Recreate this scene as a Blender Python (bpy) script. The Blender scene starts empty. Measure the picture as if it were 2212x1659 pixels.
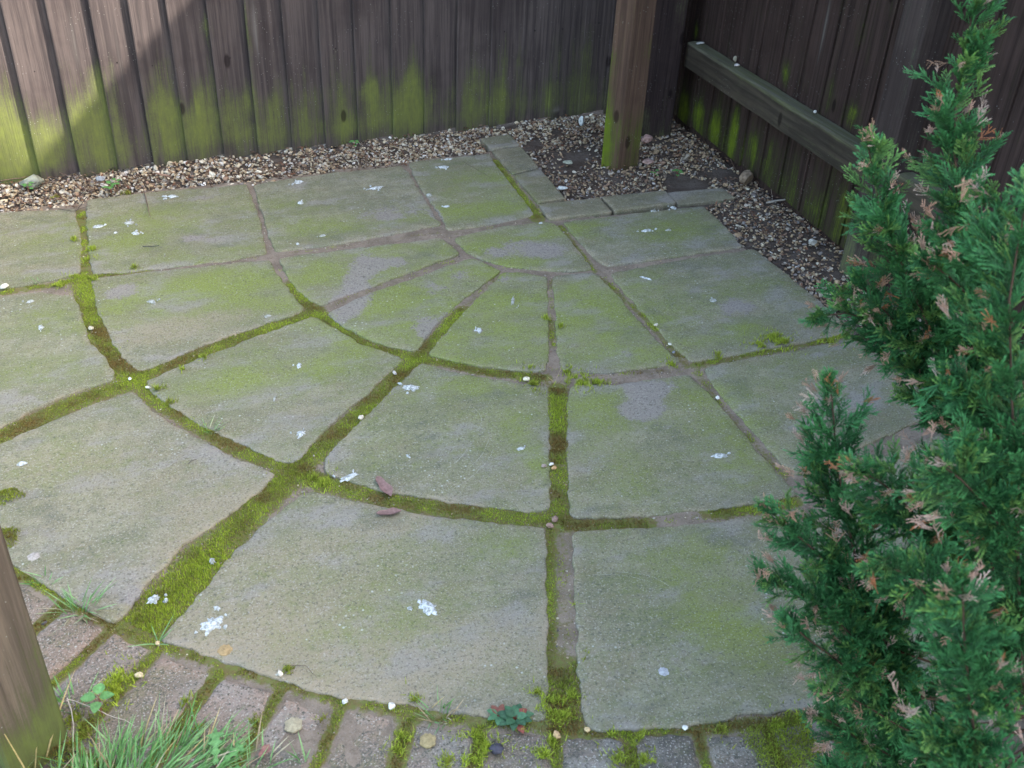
import bpy, bmesh, math, random
import numpy as np
from mathutils import Vector, Matrix, noise as mnoise

random.seed(7)
rng = np.random.default_rng(11)
scene = bpy.context.scene
C = scene.collection

# ------------------------------------------------------------------ camera
CAM = np.array([-1.2165606745606492, -2.6665010072957434, 1.3745853331293172])
FW = np.array([0.31739046671748666, 0.7629951547438696, -0.5631178255695999])
RT = np.array([0.9329734904629499, -0.3575587136738687, 0.04137912963400918])
UP = np.array([0.16977560993922464, 0.5385073445304778, 0.82533997973956])
FOC = 2211.55
PW, PH = 2212.0, 1659.0
cd = bpy.data.cameras.new('camera')
cam = bpy.data.objects.new('camera', cd)
C.objects.link(cam)
cam.matrix_world = Matrix(((RT[0], UP[0], -FW[0], CAM[0]), (RT[1], UP[1], -FW[1], CAM[1]),
                           (RT[2], UP[2], -FW[2], CAM[2]), (0, 0, 0, 1)))
cd.sensor_width = 36.0
cd.lens = FOC / PW * 36.0
cd.clip_start = 0.05
cd.clip_end = 300
cd.dof.use_dof = True
cd.dof.focus_distance = 2.9
cd.dof.aperture_fstop = 11.5
scene.camera = cam

# ------------------------------------------------------------------ light
SUN = np.array([1.0, -0.5, 0.87]); SUN = SUN / np.linalg.norm(SUN)      # direction towards the sun
w = bpy.data.worlds.new('World'); scene.world = w; w.use_nodes = True
nt = w.node_tree
bg = nt.nodes['Background']
sky = nt.nodes.new('ShaderNodeTexSky')
sky.sky_type = 'NISHITA'; sky.sun_disc = False
sky.sun_elevation = math.asin(SUN[2])
sky.sun_rotation = math.atan2(SUN[0], SUN[1])
sky.dust_density = 3.0
sky.air_density = 1.0
tint = nt.nodes.new('ShaderNodeMix'); tint.data_type = 'RGBA'; tint.blend_type = 'MULTIPLY'; tint.inputs[0].default_value = 1.0
nt.links.new(sky.outputs[0], tint.inputs[6]); tint.inputs[7].default_value = (1.03, 1.0, .915, 1)
nt.links.new(tint.outputs[2], bg.inputs[0])
bg.inputs[1].default_value = 0.15
sl = bpy.data.lights.new('sun', 'SUN'); sl.energy = 2.0; sl.angle = math.radians(0.8); sl.color = (1.0, 0.95, 0.86)
so = bpy.data.objects.new('sun', sl); C.objects.link(so)
so.rotation_euler = Vector(SUN).to_track_quat('Z', 'Y').to_euler()
scene.view_settings.view_transform = 'Standard'
scene.view_settings.look = 'None'
scene.view_settings.exposure = 2.8
scene.view_settings.gamma = 1.0

# ------------------------------------------------------------------ helpers
def G(u, v, z=0.0):
    """point of the photograph (2212 x 1659) -> point on the level plane z"""
    d = (u - PW / 2) * RT - (v - PH / 2) * UP + FOC * FW
    return CAM + (z - CAM[2]) / d[2] * d
def PL(u, v, q0, n):
    d = (u - PW / 2) * RT - (v - PH / 2) * UP + FOC * FW
    return CAM + ((q0 - CAM) @ n) / (d @ n) * d
def DP(u, v, depth):
    d = (u - PW / 2) / FOC * RT - (v - PH / 2) / FOC * UP + FW
    return CAM + depth * d

def new_obj(name, me, parent=None):
    o = bpy.data.objects.new(name, me); C.objects.link(o)
    if parent is not None: o.parent = parent
    return o
def tag(o, label=None, cat=None, group=None, kind=None):
    if label: o['label'] = label
    if cat: o['category'] = cat
    if group: o['group'] = group
    if kind: o['kind'] = kind
    return o
def empty(name, loc):
    o = bpy.data.objects.new(name, None); C.objects.link(o); o.location = loc; o.empty_display_size = .05
    return o
def fast_mesh(name, V, F, mats, col=None, smooth=False, offset=(0, 0, 0), colname='paint'):
    """V (n,3), F (m,k) array or list of such arrays, col (n,3|4) per-vertex attribute"""
    V = np.asarray(V, float) - np.asarray(offset, float)
    Fs = F if isinstance(F, list) else [F]
    Fs = [np.asarray(f, int) for f in Fs if len(f)]
    me = bpy.data.meshes.new(name)
    me.vertices.add(len(V)); me.vertices.foreach_set('co', V.astype(np.float32).ravel())
    loops = np.concatenate([f.ravel() for f in Fs])
    tot = np.concatenate([np.full(len(f), f.shape[1]) for f in Fs])
    st = np.concatenate([[0], np.cumsum(tot)[:-1]])
    me.loops.add(len(loops)); me.loops.foreach_set('vertex_index', loops.astype(np.int32))
    me.polygons.add(len(tot)); me.polygons.foreach_set('loop_start', st.astype(np.int32)); me.polygons.foreach_set('loop_total', tot.astype(np.int32))
    me.polygons.foreach_set('use_smooth', np.full(len(tot), smooth))
    me.update(calc_edges=True)
    if col is not None:
        col = np.asarray(col, float)
        if col.shape[1] == 3: col = np.concatenate([col, np.ones((len(col), 1))], 1)
        a = me.attributes.new(colname, 'FLOAT_COLOR', 'POINT'); a.data.foreach_set('color', col.astype(np.float32).ravel())
    for m in (mats if isinstance(mats, (list, tuple)) else [mats]): me.materials.append(m)
    return me
def nz(x, y, z=0.0, s=1.0, o=3):
    return mnoise.fractal(Vector((x * s, y * s, z * s)), 1.0, 2.0, o)
def resample(poly, step):
    P_ = np.asarray(poly, float); out = []
    n = len(P_)
    for i in range(n):
        a, b = P_[i], P_[(i + 1) % n]; k = max(1, int(np.linalg.norm(b - a) / step))
        for j in range(k): out.append(a + (b - a) * j / k)
    return np.array(out)
def inside(pts, poly):
    x, y = pts[:, 0], pts[:, 1]; r = np.zeros(len(pts), bool); n = len(poly); j = n - 1
    for i in range(n):
        xi, yi = poly[i][:2]; xj, yj = poly[j][:2]
        c = ((yi > y) != (yj > y)) & (x < (xj - xi) * (y - yi) / (yj - yi + 1e-12) + xi)
        r ^= c; j = i
    return r
def vnoise(P2, s, seed=0.0, o=3):
    return np.array([mnoise.fractal(Vector((p[0] * s + seed, p[1] * s - seed, (p[2] if len(p) > 2 else 0) * s)), 1.0, 2.0, o) for p in P2])

# ------------------------------------------------------------------ node helpers
class NT:
    def __init__(s, name):
        s.m = bpy.data.materials.new(name); s.m.use_nodes = True; s.t = s.m.node_tree; s.n = s.t.nodes; s.b = s.n['Principled BSDF']
        g = s.n.new('ShaderNodeNewGeometry'); s.pos = g.outputs['Position']
        s.b.inputs['Specular IOR Level'].default_value = 0.08
    def link(s, a, b): s.t.links.new(a, b)
    def attr(s, name='paint'):
        a = s.n.new('ShaderNodeAttribute'); a.attribute_name = name; return a
    def sep(s, sock):
        q = s.n.new('ShaderNodeSeparateColor'); s.link(sock, q.inputs[0]); return q.outputs[0], q.outputs[1], q.outputs[2]
    def mapping(s, scale=(1, 1, 1), rot=(0, 0, 0), loc=(0, 0, 0)):
        q = s.n.new('ShaderNodeMapping'); q.inputs['Scale'].default_value = scale; q.inputs['Rotation'].default_value = rot; q.inputs['Location'].default_value = loc
        s.link(s.pos, q.inputs[0]); return q.outputs[0]
    def noise(s, scale, detail=4, rough=.6, vec=None, dist=0.0):
        q = s.n.new('ShaderNodeTexNoise'); q.inputs['Scale'].default_value = scale; q.inputs['Detail'].default_value = detail
        q.inputs['Roughness'].default_value = rough; q.inputs['Distortion'].default_value = dist
        s.link(vec if vec is not None else s.pos, q.inputs['Vector']); return q.outputs['Fac']
    def vor(s, scale, vec=None, feature='F1', out='Distance'):
        q = s.n.new('ShaderNodeTexVoronoi'); q.feature = feature; q.inputs['Scale'].default_value = scale
        s.link(vec if vec is not None else s.pos, q.inputs['Vector']); return q.outputs[out]
    def math(s, op, a, b=None, c=None, clamp=False):
        q = s.n.new('ShaderNodeMath'); q.operation = op; q.use_clamp = clamp
        for i, v in enumerate((a, b, c)):
            if v is None: continue
            if isinstance(v, (int, float)): q.inputs[i].default_value = v
            else: s.link(v, q.inputs[i])
        return q.outputs[0]
    def ss(s, v, lo, hi):
        q = s.n.new('ShaderNodeMapRange'); q.interpolation_type = 'SMOOTHSTEP'; s.link(v, q.inputs[0])
        q.inputs[1].default_value = lo; q.inputs[2].default_value = hi; return q.outputs[0]
    def lin(s, v, lo, hi, a, b):
        q = s.n.new('ShaderNodeMapRange'); s.link(v, q.inputs[0])
        for i, x in enumerate((lo, hi, a, b)): q.inputs[i + 1].default_value = x
        return q.outputs[0]
    def mix(s, f, a, b, mode='MIX'):
        q = s.n.new('ShaderNodeMix'); q.data_type = 'RGBA'; q.blend_type = mode
        if isinstance(f, (int, float)): q.inputs[0].default_value = f
        else: s.link(f, q.inputs[0])
        for i, v in ((6, a), (7, b)):
            if isinstance(v, tuple): q.inputs[i].default_value = (*v, 1)
            else: s.link(v, q.inputs[i])
        return q.outputs[2]
    def gray(s, v):
        q = s.n.new('ShaderNodeCombineColor')
        for i in range(3): s.link(v, q.inputs[i])
        return q.outputs[0]
    def bump(s, h, strength, dist):
        q = s.n.new('ShaderNodeBump'); q.inputs['Strength'].default_value = strength; q.inputs['Distance'].default_value = dist
        s.link(h, q.inputs['Height']); s.link(q.outputs[0], s.b.inputs['Normal'])
    def done(s, col, rough=.9):
        s.link(col, s.b.inputs['Base Color'])
        if isinstance(rough, (int, float)): s.b.inputs['Roughness'].default_value = rough
        else: s.link(rough, s.b.inputs['Roughness'])
        return s.m

# paint attribute on stone: R = algae, G = bare purplish patches, B = tan sandy wear
def stone_mat(name, basea, baseb, tan=(.33, .27, .185), grit=1.0, algc=(.195, .220, .070)):
    t = NT(name); R_, G_, B_ = t.sep(t.attr().outputs['Color'])
    vrm = t.mapping((1, 2.4, 1), (0, 0, .25))
    n1 = t.noise(3.2, 6, .62, vrm); n2 = t.noise(22, 7, .72); n3 = t.noise(95, 5, .8); n4 = t.noise(300, 2, .6)
    col = t.mix(t.ss(n1, .38, .60), basea, baseb)
    col = t.mix(t.math('MULTIPLY', t.ss(t.noise(38, 5, .75, t.mapping(loc=(11, 4, 0))), .50, .64), .38), col, (basea[0] * 1.3, basea[1] * 1.3, basea[2] * 1.35))
    col = t.mix(t.math('MULTIPLY', t.ss(n2, .42, .66), .5), col, (baseb[0] * .62, baseb[1] * .64, baseb[2] * .68))
    lil = t.ss(t.noise(5.5, 5, .62, t.mapping((1, 1.8, 1), (0, 0, -.3), (4, 9, 0))), .50, .68)
    col = t.mix(t.math('MULTIPLY', lil, .75), col, (.275, .248, .222))
    brn = t.ss(t.noise(7, 5, .65, t.mapping((1, 2, 1), (0, 0, .5), (14, 3, 0))), .48, .66)
    col = t.mix(t.math('MULTIPLY', brn, .5), col, (.20, .165, .105))
    stn = t.ss(t.noise(4.2, 6, .7, t.mapping((1, 1.6, 1), (0, 0, .9), (2, 7, 0))), .55, .70)
    col = t.mix(t.math('MULTIPLY', stn, .6), col, (.115, .115, .092))
    # sandy tan wear
    tm = t.math('MULTIPLY', t.ss(t.math('ADD', n4, t.math('MULTIPLY', B_, .25)), .50, .66), t.math('ADD', t.math('MULTIPLY', B_, .65), .16))
    col = t.mix(tm, col, tan)
    # algae film
    a = t.math('ADD', R_, t.math('MULTIPLY', t.math('SUBTRACT', n2, .5), .9))
    a = t.math('ADD', a, t.math('MULTIPLY', t.math('SUBTRACT', n1, .5), .8))
    a = t.math('ADD', a, t.math('MULTIPLY', t.math('SUBTRACT', n3, .5), 1.3))
    a = t.math('ADD', a, t.math('MULTIPLY', t.math('SUBTRACT', t.noise(48, 4, .7, t.mapping(loc=(5, 1, 2))), .5), .8))
    pat = t.ss(t.noise(4.5, 6, .68, t.mapping((1, 1.5, 1), (0, 0, .4), (8, 8, 0))), .34, .62)
    am = t.math('MULTIPLY', t.math('MULTIPLY', t.ss(a, .0, .95), t.lin(pat, 0, 1, .35, 1.0)), .88)
    col = t.mix(am, col, algc)
    am2 = t.math('MULTIPLY', t.math('MULTIPLY', t.ss(a, .5, 1.25), pat), .6)
    col = t.mix(am2, col, (.225, .265, .06))
    col = t.mix(t.math('MULTIPLY', lil, .5), col, (.275, .252, .222))
    col = t.mix(t.math('MULTIPLY', stn, .30), col, (.13, .13, .105))
    # bare purple patches
    gm = t.ss(t.math('ADD', G_, t.math('ADD', t.math('MULTIPLY', t.math('SUBTRACT', n2, .5), 1.3), t.math('MULTIPLY', t.math('SUBTRACT', n3, .5), .9))), .32, .56)
    col = t.mix(t.math('MULTIPLY', gm, .85), col, (.275, .24, .215))
    gm2 = t.math('MULTIPLY', gm, t.ss(n3, .55, .62))
    col = t.mix(t.math('MULTIPLY', gm2, .5), col, (.12, .11, .10))
    # dark grit and pale grains
    col = t.mix(t.math('MULTIPLY', t.ss(n3, .55, .69), .6 * grit, clamp=True), col, (.075, .072, .045))
    col = t.mix(t.math('MULTIPLY', t.ss(n4, .57, .70), .6 * grit, clamp=True), col, (.43, .41, .36))
    col = t.mix(t.math('MULTIPLY', t.ss(t.noise(170, 3, .7, t.mapping(loc=(3, 5, 1))), .54, .66), .65 * grit, clamp=True), col, (.10, .095, .075))
    # tiny lichen crumbs
    v = t.vor(55, t.mapping(loc=(1.3, 7, 0))); vm = t.math('MULTIPLY', t.ss(v, .16, .08), t.ss(t.noise(6, 3, .6, t.mapping(loc=(9, 2, 0))), .54, .62))
    col = t.mix(t.math('MULTIPLY', vm, .7), col, (.50, .51, .45))
    h = t.math('ADD', t.math('MULTIPLY', n2, .7), t.math('ADD', t.math('MULTIPLY', n3, .3), t.math('MULTIPLY', n4, .16)))
    h = t.math('ADD', h, t.math('MULTIPLY', t.noise(14, 5, .6, t.mapping((1, 2.2, 1), (0, 0, .35))), .6))
    t.bump(h, .75, .008)
    return t.done(col, .88)

def wood_mat(name, a, b, grain=(60, 60, 2.2), green=(.165, .185, .048), dull=(.098, .102, .050)):
    t = NT(name); R_, G_, B_ = t.sep(t.attr().outputs['Color'])
    n1 = t.noise(1.0, 6, .65, t.mapping(grain), .3); n2 = t.noise(5, 4, .6); n3 = t.noise(230, 3, .7); ns = t.noise(1.0, 5, .6, t.mapping((grain[0] * .35, grain[1] * .35, grain[2] * 1.5), loc=(4, 2, 6)))
    col = t.mix(t.ss(n1, .34, .68), a, b)
    col = t.mix(t.math('MULTIPLY', t.ss(n2, .45, .7), .4), col, (b[0] * .72, b[1] * .66, b[2] * .66))
    fine = t.noise(1.0, 4, .7, t.mapping((grain[0] * 4, grain[1] * 4, grain[2] * 3)))
    col = t.mix(t.math('MULTIPLY', t.ss(fine, .56, .72), .45), col, (a[0] * .4, a[1] * .4, a[2] * .42))
    # green algae: R strength
    q = t.math('ADD', R_, t.math('ADD', t.math('MULTIPLY', t.math('SUBTRACT', ns, .5), 1.3), t.math('MULTIPLY', t.math('SUBTRACT', t.noise(11, 4, .7), .5), .9)))
    q = t.math('ADD', q, t.math('MULTIPLY', t.math('SUBTRACT', n3, .5), .7))
    q = t.math('ADD', q, t.math('MULTIPLY', t.math('SUBTRACT', fine, .5), 1.5))
    blot = t.lin(t.noise(1.0, 5, .7, t.mapping((70, 70, 30), loc=(1, 8, 2))), .3, .7, .35, 1.0)
    col = t.mix(t.math('MULTIPLY', t.ss(q, .10, .85), .8), col, dull)
    col = t.mix(t.math('MULTIPLY', t.ss(q, .42, 1.35), blot), col, green)
    kn = t.vor(1.0, t.mapping((7, 7, 3.2), loc=(.3, .7, .1))); km = t.ss(kn, .095, .05)
    col = t.mix(t.math('MULTIPLY', km, .75), col, (b[0] * .35, b[1] * .32, b[2] * .32))
    # pale weathering B, dirt specks
    col = t.mix(t.math('MULTIPLY', t.ss(t.math('ADD', B_, t.math('MULTIPLY', t.math('SUBTRACT', n1, .5), 1.2)), .25, .9), .6), col, (.24, .215, .19))
    v = t.vor(120, t.mapping((1, 1, .7))); vm = t.math('MULTIPLY', t.ss(v, .14, .07), t.ss(t.noise(9, 3, .6, t.mapping(loc=(3, 3, 3))), .52, .6))
    col = t.mix(t.math('MULTIPLY', vm, .65), col, (.38, .38, .34))
    h = t.math('ADD', t.math('MULTIPLY', n1, .6), t.math('MULTIPLY', fine, .4))
    t.bump(h, .7, .005)
    return t.done(col, .85)

def attr_mat(name, rough=.85, var=.35, scale=90, sss=0.0, spec=.25, bumpd=0.0):
    t = NT(name); c = t.attr().outputs['Color']
    n = t.noise(scale, 3, .7)
    col = t.mix(1.0, c, t.gray(t.lin(n, .25, .75, 1 - var, 1 + var)), 'MULTIPLY')
    t.b.inputs['Specular IOR Level'].default_value = spec
    if bumpd: t.bump(n, .5, bumpd)
    if sss:
        t.b.inputs['Subsurface Weight'].default_value = sss; t.b.inputs['Subsurface Scale'].default_value = .004
    return t.done(col, rough)
def foliage_mat(name, trans=.3):
    t = NT(name); c = t.attr().outputs['Color']
    n = t.noise(160, 2, .6)
    col = t.mix(1.0, c, t.gray(t.lin(n, .3, .7, .75, 1.25)), 'MULTIPLY')
    t.done(col, .55); t.b.inputs['Specular IOR Level'].default_value = .35
    tr = t.n.new('ShaderNodeBsdfTranslucent'); t.link(col, tr.inputs[0])
    mx = t.n.new('ShaderNodeMixShader'); mx.inputs[0].default_value = trans
    out = t.n['Material Output']; t.link(t.b.outputs[0], mx.inputs[1]); t.link(tr.outputs[0], mx.inputs[2]); t.link(mx.outputs[0], out.inputs[0])
    return t.m

M_slab = stone_mat('slab_stone', (.268, .250, .168), (.190, .182, .125))
M_edge = stone_mat('edging_stone', (.22, .20, .13), (.17, .155, .105), grit=.8, algc=(.17, .175, .07))
M_brick = stone_mat('paver_stone', (.235, .19, .155), (.115, .105, .09), tan=(.36, .25, .18), grit=1.7)
M_wood_l = wood_mat('fence_wood', (.110, .086, .079), (.052, .041, .040))
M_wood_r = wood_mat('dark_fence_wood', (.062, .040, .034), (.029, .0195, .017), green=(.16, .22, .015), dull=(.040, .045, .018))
M_post = wood_mat('post_wood', (.130, .080, .056), (.066, .041, .031), green=(.125, .18, .012), dull=(.085, .085, .028))
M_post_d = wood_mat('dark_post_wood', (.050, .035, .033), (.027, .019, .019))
M_post_n = wood_mat('near_post_wood', (.20, .155, .115), (.11, .085, .066), green=(.15, .18, .05), dull=(.095, .10, .045))
M_moss = attr_mat('moss', .95, .3, 160, spec=.1)
M_green = foliage_mat('conifer_green', .25)
M_grass = foliage_mat('grass_blade', .3)
M_peb = attr_mat('pebble', .7, .22, 140, spec=.35, bumpd=.001)
M_twig = attr_mat('twig', .85, .35, 120)
def dropping_mat(name, a, b):
    t = NT(name); n = t.noise(170, 4, .7)
    return t.done(t.mix(t.ss(n, .40, .60), a, b), .8)
M_drop = dropping_mat('dropping', (.30, .31, .28), (.62, .64, .64)); M_drop2 = dropping_mat('old_dropping', (.25, .25, .20), (.44, .45, .42))
def soil_mat():
    t = NT('soil'); n1 = t.noise(9, 6, .7); n2 = t.noise(90, 5, .7); n3 = t.noise(300, 3, .7)
    col = t.mix(t.ss(n1, .35, .65), (.085, .062, .048), (.135, .108, .088))
    col = t.mix(t.math('MULTIPLY', t.ss(n2, .5, .7), .6), col, (.045, .033, .027))
    col = t.mix(t.math('MULTIPLY', t.ss(n3, .6, .72), .6), col, (.23, .19, .15))
    t.bump(t.math('ADD', n2, t.math('MULTIPLY', n3, .5)), .8, .008)
    return t.done(col, .95)
M_soil = soil_mat()
def joint_mat():
    # paint: R = moss amount
    t = NT('joint_fill'); R_, G_, B_ = t.sep(t.attr().outputs['Color'])
    n1 = t.noise(14, 5, .7); n2 = t.noise(130, 5, .75); n3 = t.noise(420, 2, .6)
    col = t.mix(t.ss(n1, .35, .65), (.31, .245, .185), (.20, .155, .115))
    col = t.mix(t.math('MULTIPLY', t.ss(n3, .56, .7), .6), col, (.36, .32, .27))
    col = t.mix(t.math('MULTIPLY', t.ss(n2, .52, .7), .55), col, (.075, .055, .042))
    q = t.math('ADD', R_, t.math('MULTIPLY', t.math('SUBTRACT', n2, .5), 1.2))
    gcol = t.mix(t.ss(t.noise(110, 4, .7), .4, .6), (.175, .14, .05), (.16, .185, .045))
    col = t.mix(t.math('MULTIPLY', t.ss(q, .25, .6), .9), col, gcol)
    t.bump(t.math('ADD', n2, t.math('MULTIPLY', n3, .5)), .8, .006)
    return t.done(col, .95)
M_joint = joint_mat()

# ------------------------------------------------------------------ paint fields (real stains: place, radius in metres, channel, strength)
STAINS = []
def stain(u, v, rx, ry, ang, ch, k):
    c = G(u, v); STAINS.append((c[0], c[1], rx, ry, math.radians(ang), ch, k))
# bright green film on the inner fan slabs
for q in [(790, 575, .22, .10, 0, 0, .5), (900, 540, .15, .06, 0, 0, .45), (860, 660, .22, .10, 10, 0, .6), (800, 690, .12, .08, 0, 0, .5), (1000, 610, .12, .08, 0, 0, .55),
          (1060, 690, .14, .12, 0, 0, .65), (960, 745, .08, .05, 0, 0, .6), (1130, 640, .1, .14, 0, 0, .55), (1010, 760, .1, .05, 0, 0, .5), (1120, 735, .1, .08, 0, 0, .5),
          (1290, 680, .1, .16, 0, 0, .6), (1260, 620, .08, .06, 0, 0, .4), (1340, 750, .12, .08, 0, 0, .55), (1400, 740, .1, .06, 0, 0, .5),
          (1060, 525, .09, .05, 0, 0, .55), (1180, 500, .12, .04, 0, 0, .55), (1120, 565, .12, .03, 0, 0, .45), (400, 650, .26, .06, 4, 0, .65), (270, 655, .05, .08, 0, 0, .55), (560, 600, .14, .06, 0, 0, .55), (610, 650, .08, .05, 0, 0, .55), (470, 600, .2, .05, 0, 0, .5), (330, 680, .1, .03, 0, 0, .45),
          (700, 760, .22, .10, 20, 0, .36), (600, 800, .15, .06, 0, 0, .3), (480, 840, .12, .08, 0, 0, .18), (760, 480, .25, .06, 0, 0, .38), (660, 460, .1, .12, 0, 0, .28), (1040, 400, .16, .12, 0, 0, .34), (1080, 450, .12, .05, 0, 0, .5), (980, 460, .1, .05, 0, 0, .4), (1110, 420, .05, .12, 0, 0, .45),
          (400, 470, .3, .10, 0, 0, .32), (250, 520, .12, .10, 0, 0, .35), (450, 550, .2, .04, 0, 0, .4), (60, 540, .2, .2, 0, 0, .18), (1300, 500, .08, .06, 0, 0, .5), (1450, 500, .12, .12, 0, 0, .42), (1530, 480, .06, .06, 0, 0, .2),
          (1380, 610, .08, .05, 0, 0, .4), (1480, 650, .12, .10, 0, 0, .34), (1560, 720, .15, .04, 0, 0, .45), (1650, 630, .1, .1, 0, 0, .2), (1450, 720, .06, .06, 0, 0, .4), (1560, 830, .1, .06, 0, 0, .34), (1620, 900, .08, .08, 0, 0, .25), (1700, 800, .1, .06, 0, 0, .2),
          (960, 840, .15, .06, 0, 0, .34), (1090, 870, .12, .08, 0, 0, .30), (840, 950, .12, .10, 0, 0, .22), (1000, 960, .2, .15, 0, 0, .18), (1150, 980, .03, .16, 0, 0, .4), (1290, 860, .08, .06, 0, 0, .34), (1300, 940, .1, .12, 0, 0, .25), (1470, 870, .1, .08, 0, 0, .28), (1560, 960, .1, .08, 0, 0, .30), (1620, 1030, .08, .05, 0, 0, .35), (1300, 1060, .2, .05, 0, 0, .15),
          (120, 790, .2, .06, 0, 0, .25), (60, 700, .15, .1, 0, 0, .12), (150, 950, .15, .08, 10, 0, .25), (60, 1080, .15, .06, 10, 0, .18), (350, 1060, .2, .1, 0, 0, .06), (1100, 1180, .06, .04, 0, 0, .26), (870, 1320, .14, .08, 0, 0, .18), (820, 1200, .2, .06, 0, 0, .12), (1500, 1200, .08, .2, 0, 0, .22), (1560, 1350, .08, .12, 0, 0, .3), (1620, 1400, .1, .06, 0, 0, .2), (1330, 1230, .12, .08, 0, 0, .12)]: stain(*q)
# bare purplish patches
for q in [(263, 628, .045, .04, 20, 1, .85), (780, 585, .04, .12, -25, 1, .8), (755, 660, .05, .07, -25, 1, .8), (850, 570, .05, .05, 0, 1, .6), (925, 705, .05, .07, -30, 1, .7), (935, 625, .06, .04, 0, 1, .5), (1000, 590, .06, .04, 0, 1, .45),
          (1130, 530, .1, .06, -20, 1, .45), (1180, 545, .06, .04, 0, 1, .75), (1070, 545, .04, .03, 0, 1, .6), (1095, 605, .03, .03, 0, 1, .55), (1035, 715, .025, .02, 0, 1, .6), (1390, 860, .045, .075, 0, 1, .85), (1370, 890, .04, .03, 0, 1, .75), (1430, 835, .04, .03, 0, 1, .6), (1340, 705, .05, .04, 0, 1, .35), (1350, 765, .06, .02, 0, 1, .4),
          (840, 465, .10, .05, 0, 1, .55), (820, 440, .15, .07, 0, 1, .25), (430, 430, .06, .04, 0, 1, .5), (420, 515, .08, .03, -20, 1, .6), (940, 462, .02, .05, 0, 1, .6), (1580, 670, .05, .04, 0, 1, .5), (1520, 700, .03, .02, 0, 1, .5), (1600, 655, .04, .04, 0, 1, .5), (1700, 640, .1, .1, 0, 1, .15), (380, 550, .05, .02, 0, 1, .4),
          (80, 1150, .05, .03, 0, 1, .4), (280, 1290, .05, .03, 0, 1, .4), (820, 1400, .3, .03, 0, 1, .25), (600, 880, .12, .04, 0, 1, .3), (1130, 1380, .15, .1, 0, 1, .12), (500, 610, .1, .03, 0, 1, .2)]: stain(*q)
# sandy wear
for q in [(620, 1300, .3, .12, 0, 2, .5), (800, 1450, .3, .08, 0, 2, .7), (560, 1400, .15, .08, 0, 2, .5), (400, 1180, .06, .15, -45, 2, .7), (480, 1060, .15, .05, 0, 2, .4), (250, 1000, .25, .12, 0, 2, .3), (450, 680, .2, .06, 0, 2, .6), (380, 720, .15, .05, 0, 2, .5), (640, 880, .12, .06, 0, 2, .3), (760, 1160, .2, .05, 0, 2, .4), (1100, 1450, .2, .08, 0, 2, .4), (1400, 1010, .2, .08, 0, 2, .3), (1050, 1040, .2, .05, 0, 2, .3), (1300, 1120, .1, .02, 0, 2, .5), (130, 1000, .15, .15, 0, 2, .3), (50, 870, .1, .06, 0, 2, .3), (900, 500, .2, .05, 0, 2, .3)]: stain(*q)
def paint_xy(P2, base=(0.12, 0.0, 0.12)):
    P2 = np.asarray(P2)[:, :2]; out = np.tile(np.array(base, float), (len(P2), 1))
    for (cx, cy, rx, ry, a, ch, k) in STAINS:
        dx, dy = P2[:, 0] - cx, P2[:, 1] - cy; ca, sa = math.cos(a), math.sin(a)
        ux, uy = (dx * ca + dy * sa) / rx, (-dx * sa + dy * ca) / ry
        out[:, ch] += k * (1.45 if ch == 0 else 1.0) * np.exp(-(ux ** 2 + uy ** 2) * .8)
    return out

# ------------------------------------------------------------------ ground
def grid_sheet(x0, x1, y0, y1, step, zf):
    xs = np.arange(x0, x1 + step * .5, step); ys = np.arange(y0, y1 + step * .5, step)
    X, Y = np.meshgrid(xs, ys, indexing='ij'); n, m = X.shape
    V = np.stack([X.ravel(), Y.ravel(), np.zeros(n * m)], 1); V[:, 2] = zf(V)
    i = np.arange(n - 1)[:, None] * m + np.arange(m - 1)[None, :]
    F = np.stack([i, i + m, i + m + 1, i + 1], -1).reshape(-1, 4)
    return V, F
gm = fast_mesh('ground', [(-60, -60, -.09), (60, -60, -.09), (60, 60, -.09), (-60, 60, -.09)], np.array([[0, 1, 2, 3]]), M_soil)
tag(new_obj('ground', gm), kind='structure')
LFY = lambda x: .785 + (x + 1.476) * .0566          # left fence line y(x)
def soil_z(V):
    n = vnoise(V, 2.2, 3.1, 4) * .012 + vnoise(V, 14, 1.7, 3) * .004
    return -.020 + n
V, F = grid_sheet(-2.6, 1.25, -3.2, 1.05, .03, soil_z)
tag(new_obj('soil_bed', fast_mesh('soil_bed', V, F, M_soil, smooth=True)), kind='structure')

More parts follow.
